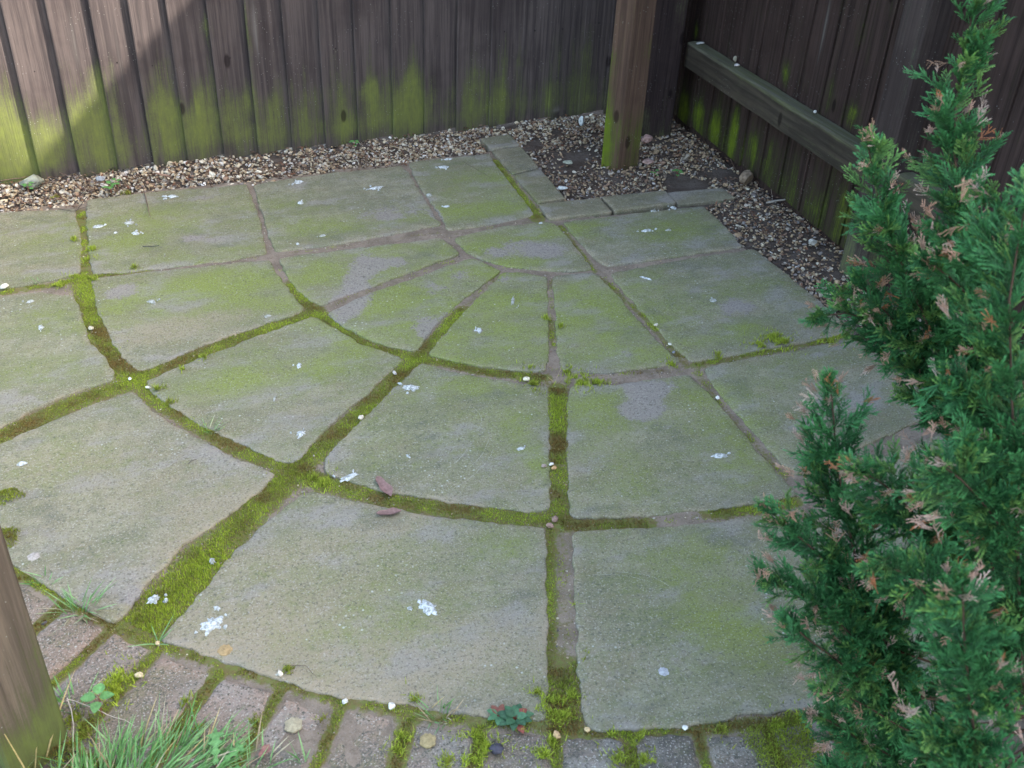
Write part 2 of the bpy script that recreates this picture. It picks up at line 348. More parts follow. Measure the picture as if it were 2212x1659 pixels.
# ------------------------------------------------------------------ paving slabs
SL = []   # (label, px polygon)
def W(r, a): return (-r * math.cos(math.radians(a)), -r * math.sin(math.radians(a)))
SL += [
 ('greyish slab at the left edge of the patio directly below the gravel strip', [(-150, 482), (0, 460), (158, 452), (165, 480), (172, 520), (170, 588), (120, 600), (60, 612), (0, 622), (-150, 652)]),
 ('back row slab with the two round white bird droppings, right of the mossy upright joint', [(193, 433), (300, 418), (420, 407), (528, 398), (548, 440), (562, 490), (572, 545), (480, 562), (350, 577), (240, 587), (203, 590), (197, 550), (190, 480)]),
 ('back row slab with a purplish bare patch, touching the gravel mid-way along the fence', [(549, 399), (640, 385), (737, 372), (868, 359), (882, 375), (905, 415), (928, 448), (947, 483), (860, 502), (737, 524), (650, 536), (597, 540), (584, 505), (566, 450)]),
 ('back row slab beside the diagonal mossy strip and the narrow edging blocks', [(886, 351), (960, 343), (1055, 333), (1064, 350), (1100, 395), (1135, 440), (1152, 463), (1100, 475), (1040, 484), (970, 494), (948, 455), (918, 415), (896, 378)]),
 ('small quarter-round slab with white lichen at the centre of the fan', [(982, 514), (1030, 502), (1087, 490), (1183, 479), (1195, 483), (1223, 512), (1255, 550), (1276, 580), (1230, 584), (1167, 582), (1100, 573), (1047, 559), (1010, 541), (990, 522)]),
 ('upper left slab of the inner fan ring with two pale bare streaks', [(608, 558), (737, 541), (850, 528), (948, 514), (966, 526), (990, 546), (900, 580), (800, 616), (737, 639), (692, 658), (655, 634), (631, 606), (615, 580)]),
 ('inner fan slab with a greyish bare corner above the mossy crossing', [(1022, 558), (1050, 571), (1076, 584), (1033, 618), (982, 655), (922, 722), (896, 756), (850, 747), (800, 732), (750, 705), (710, 677), (737, 661), (800, 635), (900, 601), (970, 574)]),
 ('narrow bright green inner fan slab left of the upright joint', [(1090, 588), (1137, 591), (1179, 597), (1181, 650), (1181, 766), (1178, 799), (1110, 796), (1037, 786), (975, 776), (928, 765), (972, 710), (1032, 648)]),
 ('narrow green inner fan slab right of the upright joint', [(1199, 598), (1240, 592), (1284, 591), (1335, 641), (1368, 681), (1415, 734), (1466, 780), (1400, 791), (1310, 802), (1250, 803), (1220, 796), (1210, 770), (1203, 686)]),
 ('middle ring slab with an oval grey bare patch near its upper left corner', [(203, 603), (300, 590), (480, 572), (580, 562), (588, 577), (611, 613), (634, 643), (652, 666), (648, 672), (500, 722), (410, 754), (307, 799), (299, 799), (267, 769), (243, 729), (220, 682), (207, 645), (202, 612)]),
 ('middle ring slab between two mossy diagonal joints, small grass tuft at its left corner', [(677, 687), (733, 718), (780, 745), (863, 771), (865, 777), (816, 823), (776, 860), (736, 890), (667, 960), (652, 983), (633, 998), (621, 998), (567, 975), (500, 945), (434, 915), (384, 883), (335, 848), (322, 822), (427, 777), (533, 737), (670, 687)]),
 ('middle ring slab with the splashed white dropping and curved scratches', [(911, 785), (980, 804), (1070, 821), (1130, 830), (1180, 833), (1183, 900), (1184, 1000), (1185, 1098), (1134, 1100), (1020, 1087), (924, 1073), (847, 1061), (780, 1044), (702, 1017), (709, 990), (738, 956), (781, 912), (821, 872), (871, 823)]),
 ('middle ring slab with a pinkish worn hollow near its top edge', [(1238, 834), (1337, 831), (1420, 820), (1488, 810), (1533, 854), (1583, 914), (1633, 974), (1680, 1027), (1721, 1067), (1640, 1081), (1540, 1095), (1400, 1109), (1239, 1115), (1235, 1060), (1229, 986), (1228, 880)]),
 ('outer ring slab running off the left side of the photo, beside the wide mossy curve', [(155, 640), (83, 632), (0, 640), (-200, 670), (-270, 850), (-200, 1002), (0, 921), (67, 884), (140, 851), (241, 819), (245, 806), (218, 766), (191, 740), (178, 696), (165, 655)]),
 ('large outer ring slab left of the widest bright moss strip', [(283, 847), (200, 875), (100, 916), (0, 960), (-110, 1007), (-75, 1110), (0, 1180), (27, 1208), (83, 1251), (133, 1280), (200, 1318), (245, 1342), (266, 1325), (288, 1293), (328, 1245), (393, 1170), (448, 1138), (495, 1106), (565, 1053), (592, 1025), (507, 991), (433, 955), (360, 912), (310, 875)]),
 ('large outer ring slab at the bottom centre with two big white droppings', [(672, 1060), (780, 1087), (850, 1101), (904, 1111), (970, 1121), (1037, 1131), (1174, 1141), (1177, 1173), (1178, 1483), (1173, 1547), (1070, 1547), (970, 1534), (904, 1521), (737, 1501), (667, 1481), (500, 1427), (400, 1394), (353, 1378), (402, 1326), (449, 1273), (512, 1189), (595, 1116), (648, 1072)]),
 ('large darker outer ring slab at the bottom, right of the upright joint', [(1242, 1150), (1337, 1145), (1474, 1139), (1642, 1115), (1732, 1096), (1790, 1160), (1870, 1245), (1960, 1340), (2060, 1440), (1900, 1500), (1735, 1526), (1608, 1537), (1474, 1564), (1284, 1576), (1265, 1571), (1259, 1506), (1252, 1406), (1244, 1239)]),
 ('right column slab next to the row of edging blocks', [(1219, 480), (1304, 470), (1400, 458), (1474, 449), (1518, 445), (1555, 479), (1603, 531), (1535, 540), (1475, 550), (1400, 561), (1312, 573), (1288, 557), (1253, 520)]),
 ('right column slab with faint purple blotches beside the gravel', [(1322, 591), (1400, 575), (1518, 554), (1630, 539), (1675, 575), (1768, 652), (1838, 712), (1760, 731), (1675, 748), (1575, 766), (1499, 779), (1476, 764), (1403, 686), (1353, 631)]),
 ('right column slab partly hidden by the conifer branches', [(1524, 795), (1575, 782), (1675, 768), (1792, 742), (1845, 732), (1930, 800), (2030, 885), (1920, 935), (1800, 985), (1716, 1020), (1644, 946), (1590, 886), (1544, 830)]),
]
def world_poly(px): return np.array([G(u, v)[:2] for u, v in px])
SLABPOLY = []
def make_slab(name, poly, mat, thick=.045, top=0.0, round_=.0035, rough=.0022, stepg=.022, seed=0, base=(.12, 0, .12), tilt=0.0, grow=0.0):
    """irregular flagstone: worn rounded arris, gently uneven riven top"""
    P_ = resample(poly, .008)
    area = .5 * np.sum(P_[:, 0] * np.roll(P_[:, 1], -1) - np.roll(P_[:, 0], -1) * P_[:, 1])
    if area < 0: P_ = P_[::-1]
    for _ in range(1): P_ = .5 * P_ + .25 * (np.roll(P_, 1, 0) + np.roll(P_, -1, 0))
    T = np.roll(P_, -1, 0) - np.roll(P_, 1, 0); T /= np.linalg.norm(T, axis=1)[:, None] + 1e-9
    N = np.stack([T[:, 1], -T[:, 0]], 1)                   # outward for ccw
    jig = vnoise(P_, 13, seed + 2, 2) * rough * 1.6 + vnoise(P_, 34, seed, 3) * rough * 2.0 + vnoise(P_, 110, seed + 4, 2) * rough
    P_ = P_ + N * (jig[:, None] + grow)
    bm = bmesh.new(); rings = []
    for (ins, z) in ((.0, top - thick), (.0, top - round_), (round_ * .3, top - round_ * .3), (round_ * 1.0, top)):
        rings.append([bm.verts.new((p[0] - n[0] * ins, p[1] - n[1] * ins, z)) for p, n in zip(P_, N)])
    k = len(P_)
    for a, b in zip(rings[:-1], rings[1:]):
        for i in range(k): bm.faces.new((a[i], a[(i + 1) % k], b[(i + 1) % k], b[i]))
    f = bm.faces.new(rings[-1]); bm.faces.new(rings[0][::-1])
    lo, hi = P_.min(0), P_.max(0)
    for ax in (0, 1):
        no = (1, 0, 0) if ax == 0 else (0, 1, 0)
        for c in np.arange(lo[ax] + stepg, hi[ax], stepg):
            co = (c, 0, 0) if ax == 0 else (0, c, 0)
            geo = [e for e in bm.edges if all(abs(vv.co.z - top) < 1e-6 for vv in e.verts)] + [q for q in bm.faces if all(abs(vv.co.z - top) < 1e-6 for vv in q.verts)]
            vs = set(v for e in geo if isinstance(e, bmesh.types.BMEdge) for v in e.verts)
            bmesh.ops.bisect_plane(bm, geom=geo + list(vs), plane_co=co, plane_no=no)
    V = np.array([v.co[:] for v in bm.verts]); pc = P_.mean(0)
    tp = V[:, 2] > top - round_ * 1.5
    h = vnoise(V, 3.0, seed, 3) * .0022 + vnoise(V, 11, seed + 2, 3) * .0011
    V[tp, 2] += h[tp] + (V[tp, 0] - pc[0]) * tilt
    for v, q in zip(bm.verts, V): v.co = q
    me = bpy.data.meshes.new(name); 
    c3 = Vector((pc[0], pc[1], 0)); bmesh.ops.translate(bm, vec=-c3, verts=bm.verts)
    bm.to_mesh(me); bm.free()
    col = paint_xy(V, base); md = np.full(len(V), 9.0)
    for k0 in range(0, len(P_), 64): md = np.minimum(md, np.linalg.norm(V[:, None, :2] + 0 - P_[None, k0:k0 + 64], axis=2).min(1))
    en = np.clip(.5 + vnoise(V, 18, seed + 9, 2) * 1.6, 0, 1)
    col[:, 2] += .75 * np.exp(-md / .010) * en; col[:, 0] -= .15 * np.exp(-md / .012) * en; col[:, 1] += .25 * np.exp(-md / .012) * (1 - en)
    col = np.concatenate([col, np.ones((len(col), 1))], 1)
    a = me.attributes.new('paint', 'FLOAT_COLOR', 'POINT'); a.data.foreach_set('color', col.astype(np.float32).ravel())
    me.materials.append(mat)
    for p in me.polygons: p.use_smooth = True
    o = new_obj(name, me); o.location = c3
    return o
for i, (lab, px) in enumerate(SL):
    poly = world_poly(px); SLABPOLY.append(poly)
    o = make_slab('paving_slab', poly, M_slab, seed=i * 3.7, base=(.25 + .07 * math.sin(i * 2.1), 0, .12 + .08 * math.cos(i * 1.3)), tilt=.004 * math.sin(i * 5.0), grow=.0048)
    tag(o, lab, 'paving slab', 'paving slabs of the fan patio')
# hidden continuation of the right column, under the conifer
for lab, pts in (('right column slab lying under the conifer, nearest the brick edge', [(.02, -1.36), (.51, -1.27), (.50, -1.72), (.02, -1.83)]),):
    poly = np.array(pts); SLABPOLY.append(poly); tag(make_slab('paving_slab', poly, M_slab, seed=91), lab, 'paving slab', 'paving slabs of the fan patio')

M_scr = attr_mat('worn_scratch', .9, .4, 200)
SLOBJ = [o for o in C.objects if o.name.startswith('paving_slab')]
def on_slab(name, par, V, F, col, label):
    V = np.array(V); o = new_obj(name, fast_mesh(name, V, np.array(F), M_scr, np.tile(col, (len(V), 1)), offset=par.location)); o.parent = par; o['label'] = label
def scratch(par, px, wd, col=(.36, .345, .27)):
    pts = [G(u, v, .0)[:2] for u, v in px]; pts = np.array([pts[0]] + [interp_c(pts, t) for t in np.linspace(0, 1, 60)]); V, F = [], []
    for i in range(1, len(pts) - 1):
        d = pts[i + 1] - pts[i]; n = np.array([-d[1], d[0]]) / (np.linalg.norm(d) + 1e-9); z = slab_h(pts[i]) + .0009; w_ = wd * (.4 + .6 * random.random()) * math.sin(math.pi * i / len(pts)) ** .5
        j = n * random.gauss(0, .0006); V += [(*(pts[i] + n * w_ + j), z), (*(pts[i] - n * w_ + j), z)]
    for i in range(len(V) // 2 - 1):
        if random.random() < .75: F.append((2 * i, 2 * i + 1, 2 * i + 3, 2 * i + 2))
    on_slab('scratch', par, V, F, col, 'thin pale curved scratch')
def interp_c(pts, t):
    n = len(pts) - 1; x = t * n; i = min(int(x), n - 1); f = x - i; p = [np.array(pts[max(0, min(n, i + k))]) for k in (-1, 0, 1, 2)]
    return .5 * ((2 * p[1]) + (-p[0] + p[2]) * f + (2 * p[0] - 5 * p[1] + 4 * p[2] - p[3]) * f * f + (-p[0] + 3 * p[1] - 3 * p[2] + p[3]) * f ** 3)
def slab_h(p): return .0012
for px in ([(1022, 880), (1040, 905), (1030, 930), (985, 945)], [(1015, 965), (985, 1000), (940, 1028)], [(1058, 945), (1040, 985), (1005, 1020)], [(1068, 965), (1050, 1000), (1000, 1045), (945, 1068)]): scratch(SLOBJ[11], px, .0007)
for px in ([(1013, 1135), (1030, 1180), (1038, 1225)], [(1003, 1195), (1015, 1232)]): scratch(SLOBJ[15], px, .0007, (.34, .30, .22))
for px in ([(1275, 1243), (1350, 1245), (1410, 1260)], [(1330, 1237), (1400, 1245), (1450, 1270)]): scratch(SLOBJ[16], px, .0008)
# narrow edging blocks
ED = [('far end edging block, topmost of the narrow column running towards the fence', [(1037, 301), (1100, 291), (1124, 315), (1060, 324)]),
      ('second edging block of the narrow column, with a white dropping', [(1062, 327), (1126, 318), (1164, 363), (1107, 377)]),
      ('nearest edging block of the narrow column, above the corner', [(1110, 380), (1167, 366), (1220, 430), (1161, 439)]),
      ('edging block at the inner corner, leftmost of the short row', [(1163, 442), (1295, 428), (1323, 459), (1186, 476)]),
      ('middle edging block of the short row beside the gravel', [(1300, 427), (1437, 412), (1462, 439), (1328, 458)]),
      ('rightmost edging block, half buried in gravel', [(1441, 412), (1560, 402), (1590, 424), (1466, 439)])]
for i, (lab, px) in enumerate(ED):
    poly = world_poly(px); SLABPOLY.append(poly)
    o = make_slab('edging_block', poly, M_edge, thick=.05, top=.004 if i < 5 else -.004, round_=.004, rough=.0008, seed=40 + i, base=(.22 if i < 5 else .1, 0, .1))
    tag(o, lab, 'edging block', 'narrow edging blocks by the gravel')

# soldier course of pavers round the arc
TOPS = [(-60, 1190), (30, 1245), (150, 1325), (240, 1352), (335, 1400), (465, 1455), (603, 1490), (737, 1518), (885, 1550), (1040, 1575), (1200, 1590), (1355, 1590), (1500, 1585), (1700, 1565)]
angs = [math.degrees(math.atan2(-G(u, v)[1], -G(u, v)[0])) for u, v in TOPS]
angs = [32.6, 36.2, 39.9, 43.3, 46.4, 50.1, 53.5, 56.8, 60.2, 63.7, 67.4, 70.9, 74.3, 77.8, 81.2, 84.7, 88.2]
BL = ['hidden behind the near post', 'half behind the near post', 'beside the near post, first fully seen', 'with the feathery pale moss tuft on it', 'gravelly one right of the pale moss', 'just above the big grass clump', 'with a round lichen spot near its middle', 'bottom one left of the first bright green joint', 'with an orange lichen disc at its top edge', 'bottom one beside the small dark pebble', 'directly below the upright centre joint', 'bottom one right of the upright centre joint', 'left of the round moss mat', 'carrying the round moss mat', 'partly under the conifer tips', 'under the lowest conifer branches']
for i in range(len(angs) - 1):
    a0, a1 = angs[i] + .28, angs[i + 1] - .28
    if i in (3, 6): a1 -= .12
    r0, r1 = 1.892 + .003 * math.sin(i * 3.3), 2.098 + .004 * math.cos(i * 2.1)
    poly = np.array([W(r0, a0), W(r0, (a0 + a1) / 2), W(r0, a1), W(r1, a1), W(r1, (a0 + a1) / 2), W(r1, a0)])
    SLABPOLY.append(poly)
    o = make_slab('brick_paver', poly, M_brick, thick=.05, top=-.003 + .002 * math.sin(i * 7), round_=.009, rough=.0022, stepg=.018, seed=60 + i, base=(.10 + .1 * (i % 3 == 1), .0 + .12 * (i % 2), .25 + .2 * math.sin(i)), tilt=.01 * math.sin(i * 4))
    tag(o, ('worn brick paver of the curved edge, ' + BL[i]), 'brick paver', 'brick pavers edging the arc')
for i, a in enumerate(np.arange(38, 88, 3.6)):
    if i % 3 == 2: continue
    poly = np.array([W(2.112, a + .2), W(2.112, a + 3.3), W(2.30, a + 3.3), W(2.30, a + .2)])
    if i == 2 or 46 < a < 54:
        pass
# ------------------------------------------------------------------ joint fill
STR = []  # (world pts, halfwidth, density, tone(0 brown-olive..1 bright green), height)
def strip(px, hw, den, tone, h=.006): STR.append((np.array([G(u, v)[:2] for u, v in px]), hw, den, tone, h))
strip([(182, 592), (188, 650), (212, 720), (243, 775), (292, 822)], .030, 1, .28, .007)
strip([(300, 820), (345, 865), (420, 910), (500, 960), (635, 1010)], .022, 1, .38)
strip([(635, 1010), (700, 1042), (850, 1080), (1000, 1103), (1190, 1122)], .021, 1, .45)
strip([(1210, 1132), (1400, 1128)], .017, .9, .6); strip([(1400, 1126), (1530, 1108)], .015, .25, .4); strip([(1530, 1106), (1640, 1094), (1720, 1080)], .016, .9, .75)
strip([(-60, 972), (0, 942), (150, 870), (300, 818)], .026, 1, .42); strip([(300, 812), (450, 755), (600, 702), (685, 674)], .023, 1, .40)
strip([(690, 665), (800, 625), (1000, 552)], .010, .30, .35, .004)
strip([(1083, 587), (1000, 665)], .012, .35, .6, .004); strip([(1000, 665), (905, 768)], .017, .95, .55)
strip([(905, 772), (770, 903), (635, 1010)], .027, 1, .45, .007); strip([(635, 1015), (540, 1105), (460, 1190)], .034, 1, .50, .008); strip([(460, 1190), (390, 1270), (300, 1355)], .046, 1.2, .85, .011)
strip([(597, 562), (625, 610)], .010, .15, .5); strip([(625, 612), (682, 668)], .020, .9, .50)
strip([(682, 670), (780, 738), (905, 772)], .018, .85, .45); strip([(905, 770), (1050, 800), (1180, 814)], .015, .95, .6); strip([(1225, 812), (1480, 794)], .011, .30, .55)
strip([(1190, 600), (1193, 690)], .008, .35, .55, .004); strip([(1190, 690), (1194, 745)], .010, .6, .7); strip([(1195, 745), (1200, 815)], .014, .12, .6)
strip([(1205, 835), (1205, 1000)], .021, 1.1, .62, .009); strip([(1206, 1005), (1208, 1130)], .022, .85, .6); strip([(1188, 1140), (1187, 1480)], .009, 1, .45, .005); strip([(1212, 1145), (1215, 1480)], .022, .35, .6, .004); strip([(1215, 1440), (1216, 1585)], .030, .9, .6, .009)
strip([(1210, 485), (1285, 583)], .011, .6, .6, .004); strip([(1298, 598), (1400, 690), (1483, 785)], .014, .55, .7); strip([(1505, 800), (1560, 880), (1700, 1030)], .013, .45, .55)
strip([(1062, 345), (1110, 408), (1162, 470)], .022, 1.2, .75, .004)
strip([(172, 455), (183, 520), (178, 600)], .020, .7, .55); strip([(0, 630), (90, 615), (170, 602)], .018, .6, .7); strip([(200, 594), (330, 578)], .010, .7, .6); strip([(330, 577), (590, 550), (950, 500)], .008, .28, .3, .003)
strip([(957, 505), (1160, 472)], .008, .3, .4, .003); strip([(990, 535), (1050, 568), (1170, 590), (1280, 586)], .007, .15, .4, .003)
strip([(1500, 787), (1600, 768), (1830, 722)], .013, .7, .65)
strip([(-40, 1190), (60, 1245), (250, 1352), (340, 1388)], .012, .8, .5, .006); strip([(340, 1388), (500, 1438), (737, 1512), (970, 1548), (1174, 1562)], .012, .75, .35, .006); strip([(1264, 1583), (1474, 1576), (1740, 1548)], .012, .8, .5, .006)
for i, a in enumerate(angs[1:-1]):
    STR.append((np.array([W(1.885, a), W(2.10, a)]), .009 + .006 * (i % 3 == 1), .9, .35 + .35 * ((i * 7) % 5) / 5, .006))
STR.append((np.array([W(2.115, a) for a in np.arange(38, 92, 4)]), .02, .8, .5, .009))
STR.append((np.array([W(2.17, a) for a in np.arange(38, 62, 4)]), .05, .5, .45, .009))
def strip_field(P2):
    best = np.zeros(len(P2)); P2 = np.asarray(P2)[:, :2]
    for pts, hw, den, tone, h in STR:
        d = np.full(len(P2), 9.0)
        for a, b in zip(pts[:-1], pts[1:]):
            ab = b - a; t = np.clip(((P2 - a) @ ab) / (ab @ ab), 0, 1); d = np.minimum(d, np.linalg.norm(P2 - (a + t[:, None] * ab), axis=1))
        best = np.maximum(best, min(1, den) * np.clip(1.6 - d / hw, 0, 1))
    return best
def joint_z(P2): return -.0055 + vnoise(np.column_stack([P2[:, 0], P2[:, 1], np.zeros(len(P2))]), 9, 5, 3) * .003
V, F = grid_sheet(-2.15, .56, -2.3, .60, .014, joint_z)
ctr = V[F].mean(1)
edge = np.array([(-1.86, .30), *[tuple(G(u, v)[:2] + np.array([0, .004])) for u, v in [(0, 452), (170, 438), (300, 412), (530, 390), (870, 350), (1060, 322), (1165, 430), (1180, 474)]], tuple(G(1518, 447)[:2]), tuple(G(1604, 531)[:2]), (.505, -.68), (.505, -1.85), *[W(2.11, a) for a in (88, 80, 70, 60, 50, 40, 36)], (-1.80, -1.05), (-1.90, -.6)])
keep = inside(ctr, edge); F = F[keep]
used = np.unique(F); rm = -np.ones(len(V), int); rm[used] = np.arange(len(used)); V = V[used]; F = rm[F]
mf = strip_field(V)
V[:, 2] += mf * .0015
tag(new_obj('joint_mortar', fast_mesh('joint_mortar', V, F, M_joint, np.stack([mf, mf * 0, mf * 0], 1), smooth=True)), kind='structure')

# ------------------------------------------------------------------ moss
def tone_col(t, n):
    """per-blade colour: olive brown -> green -> yellow green"""
    t = np.clip(t + .12 + rng.normal(0, .18, n), 0, 1)[:, None]
    a, b, c = np.array([.25, .165, .050]), np.array([.255, .295, .048]), np.array([.41, .50, .055])
    col = np.where(t < .5, a + (b - a) * t * 2, b + (c - b) * (t - .5) * 2)
    return col * rng.uniform(.75, 1.3, (n, 1))
MV, MF_, MC = [], [], []; moff = 0
def blades(P3, H, Wd, col, lean=.55):
    global moff
    n = len(P3); a = rng.uniform(0, 2 * np.pi, n); l = rng.uniform(0, lean, n); az = rng.uniform(0, 2 * np.pi, n)
    tip = P3 + np.stack([np.cos(az) * np.sin(l) * H, np.sin(az) * np.sin(l) * H, np.cos(l) * H], 1)
    s = np.stack([np.cos(a), np.sin(a), np.zeros(n)], 1) * (Wd[:, None] * .5)
    V = np.stack([P3 - s, P3 + s, tip], 1).reshape(-1, 3)
    MV.append(V); MF_.append(np.arange(n * 3).reshape(-1, 3) + moff); moff += n * 3
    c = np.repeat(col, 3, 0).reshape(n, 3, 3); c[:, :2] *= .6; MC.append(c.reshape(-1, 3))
def in_slabs(P2):
    r = np.zeros(len(P2), bool)
    for p in SLABPOLY:
        lo, hi = p.min(0), p.max(0); m = (P2[:, 0] > lo[0]) & (P2[:, 0] < hi[0]) & (P2[:, 1] > lo[1]) & (P2[:, 1] < hi[1]) & ~r
        if m.any(): r[m] = inside(P2[m], p)
    return r
for pts, hw, den, tone, h in STR:
    for a, b in zip(pts[:-1], pts[1:]):
        L = np.linalg.norm(b - a); n = int(L * hw * 2 * 240000 * min(den, 1.2)); 
        if n == 0: continue
        t = rng.uniform(0, 1, n); lat = rng.normal(0, hw * .6, n); ab = (b - a) / L; nn = np.array([-ab[1], ab[0]])
        P2 = a + np.outer(t * L, ab) + np.outer(lat, nn)
        cl = vnoise(P2, 22, 8, 2); cl2 = vnoise(P2, 9, 3, 3)
        ins = in_slabs(P2)
        k = (cl > (.42 - (1.3 if den > .75 else .62) * den)) & (~ins | (rng.uniform(0, 1, n) < .07 * (cl2 > .05)))
        P2, cl_, cl2_, ins = P2[k], cl[k], cl2[k], ins[k]; n = len(P2)
        if n == 0: continue
        z = np.where(ins, -.0005, joint_z(P2) + .0012)
        tt = tone + cl2_ * 1.7 + cl_ * .5 + np.where(ins, .15, 0)
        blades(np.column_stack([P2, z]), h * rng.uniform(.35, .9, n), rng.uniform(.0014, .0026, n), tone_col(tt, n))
# coarse feathery tufts and mats
TUFT = [(1250, 822, .045, .9), (1290, 826, .03, .8), (1225, 800, .02, .7), (1150, 832, .035, .6), (1140, 795, .022, .8), (1180, 690, .018, .8), (1212, 708, .018, .75), (1195, 1525, .040, 1.0), (1215, 1545, .035, .9), (1235, 1500, .02, .8), (1030, 1590, .025, .85),
        (1050, 1615, .035, .95), (1020, 1645, .03, 1.0), (1175, 1635, .028, .9), (1195, 1600, .02, .8), (255, 1470, .030, 1.15), (245, 1490, .028, 1.1), (290, 1435, .02, .8), (160, 520, .018, .8), (197, 540, .022, .9), (190, 560, .02, .9), (160, 600, .03, .85), (130, 615, .022, .85), (195, 598, .015, .8), (290, 580, .016, .6),
        (1670, 730, .035, .75), (1690, 742, .04, .8), (1640, 748, .03, .7), (1790, 735, .03, .7), (1550, 770, .018, .6), (1450, 785, .02, .75), (870, 1590, .02, .75), (860, 1620, .022, .75), (895, 1515, .015, .6), (1000, 785, .016, .7), (700, 1040, .03, .75), (680, 1030, .03, .6), (340, 845, .022, .6), (365, 870, .02, .5), (1720, 1550, .022, .8), (1680, 1555, .02, .85),
        (1320, 1585, .016, .8), (1380, 1600, .018, .7), (1340, 1640, .025, .6), (1390, 1645, .025, .7), (430, 1575, .016, .5), (400, 1520, .015, .6), (550, 1560, .012, .5), (1250, 1430, .018, .6), (1242, 1300, .012, .7), (395, 800, .01, .9), (440, 770, .02, .6), (965, 1650, .02, .6), (700, 1560, .014, .4), (180, 1590, .03, .5), (160, 1560, .03, .6), (1125, 1560, .02, .7), (1160, 1500, .012, .6), (622, 1452, .010, .6), (1560, 1575, .02, .5),
        (120, 425, .012, .35), (275, 416, .02, .3), (205, 605, .012, .9)]
for (u, v, r, tn) in TUFT:
    c = G(u, v)[:2]; n = int(r * r * 900000 * .5); a = rng.uniform(0, 2 * np.pi, n); rr = np.abs(rng.normal(0, .55, n)) * r
    wob = 1 + .35 * np.sin(a * 3 + u) + .25 * np.sin(a * 5 + v)
    P2 = c + np.stack([np.cos(a) * rr * wob, np.sin(a) * rr * wob], 1)
    k = vnoise(P2, 45, 1, 2) > -.12; P2 = P2[k]; n = len(P2)
    ins = in_slabs(P2)
    z = np.where(ins, .0, -.006) + .004 * np.exp(-((rr[k] / r) ** 2) * 2)
    blades(np.column_stack([P2, z]), rng.uniform(.006, .015, n), rng.uniform(.0016, .003, n), tone_col(np.full(n, tn * .8), n) * 1.1, lean=1.2)
# fine round mats lying on the paving
for (u, v, rx, ry, tn) in [(1695, 1612, .062, .05, .62), (15, 1073, .03, .022, .5), (5, 1165, .03, .03, .4), (220, 691 - 135, .0, .0, .5), (1075, 1390, .0, 0, .5), (622, 1449, .010, .009, .45)]:
    if rx == 0: continue
    c = G(u, v)[:2]; n = int(rx * ry * 3.14 * 450000); a = rng.uniform(0, 2 * np.pi, n); rr = np.sqrt(rng.uniform(0, 1, n)) * (1 + .15 * np.sin(a * 4 + u) + rng.normal(0, .08, n))
    P2 = c + np.stack([np.cos(a) * rr * rx, np.sin(a) * rr * ry], 1)
    blades(np.column_stack([P2, .001 + .005 * (1 - rr ** 2)]), rng.uniform(.003, .006, n), rng.uniform(.0014, .0024, n), tone_col(np.full(n, tn) + vnoise(P2, 40, 4, 2) * .5, n))
o = new_obj('moss', fast_mesh('moss', np.concatenate(MV), np.concatenate(MF_), M_moss, np.concatenate(MC)))
tag(o, 'green and olive moss filling the joints of the paving', 'moss', kind='stuff')
print('moss tris', moff // 3)

# ------------------------------------------------------------------ gravel
def pebble_protos(k=10):
    out = []
    bm = bmesh.new(); bmesh.ops.create_icosphere(bm, subdivisions=1, radius=1); 
    V0 = np.array([v.co[:] for v in bm.verts]); 
    bmesh.ops.subdivide_edges(bm, edges=bm.edges, cuts=1, use_grid_fill=True)
    V1 = np.array([v.co[:] for v in bm.verts]); V1 /= np.linalg.norm(V1, axis=1)[:, None]; F1 = np.array([[v.index for v in f.verts] for f in bm.faces if len(f.verts) == 3]); bm.free()
    for i in range(k):
        V = V1.copy()
        for _ in range(5):                                  # chip flat facets
            d = rng.normal(size=3); d /= np.linalg.norm(d); c = rng.uniform(.5, .85); q = V @ d; m = q > c; V[m] -= np.outer(q[m] - c, d)
        V *= rng.uniform(.85, 1.1, (len(V), 1)) * np.array([1, rng.uniform(.6, .9), rng.uniform(.35, .62)])
        out.append(V)
    return out, F1
PP, PF = pebble_protos()
cols = np.array([(.52, .45, .32), (.60, .56, .46), (.42, .32, .20), (.33, .24, .15), (.46, .41, .34), (.20, .16, .13), (.30, .20, .14), (.66, .64, .60), (.27, .25, .24), (.14, .12, .11)])
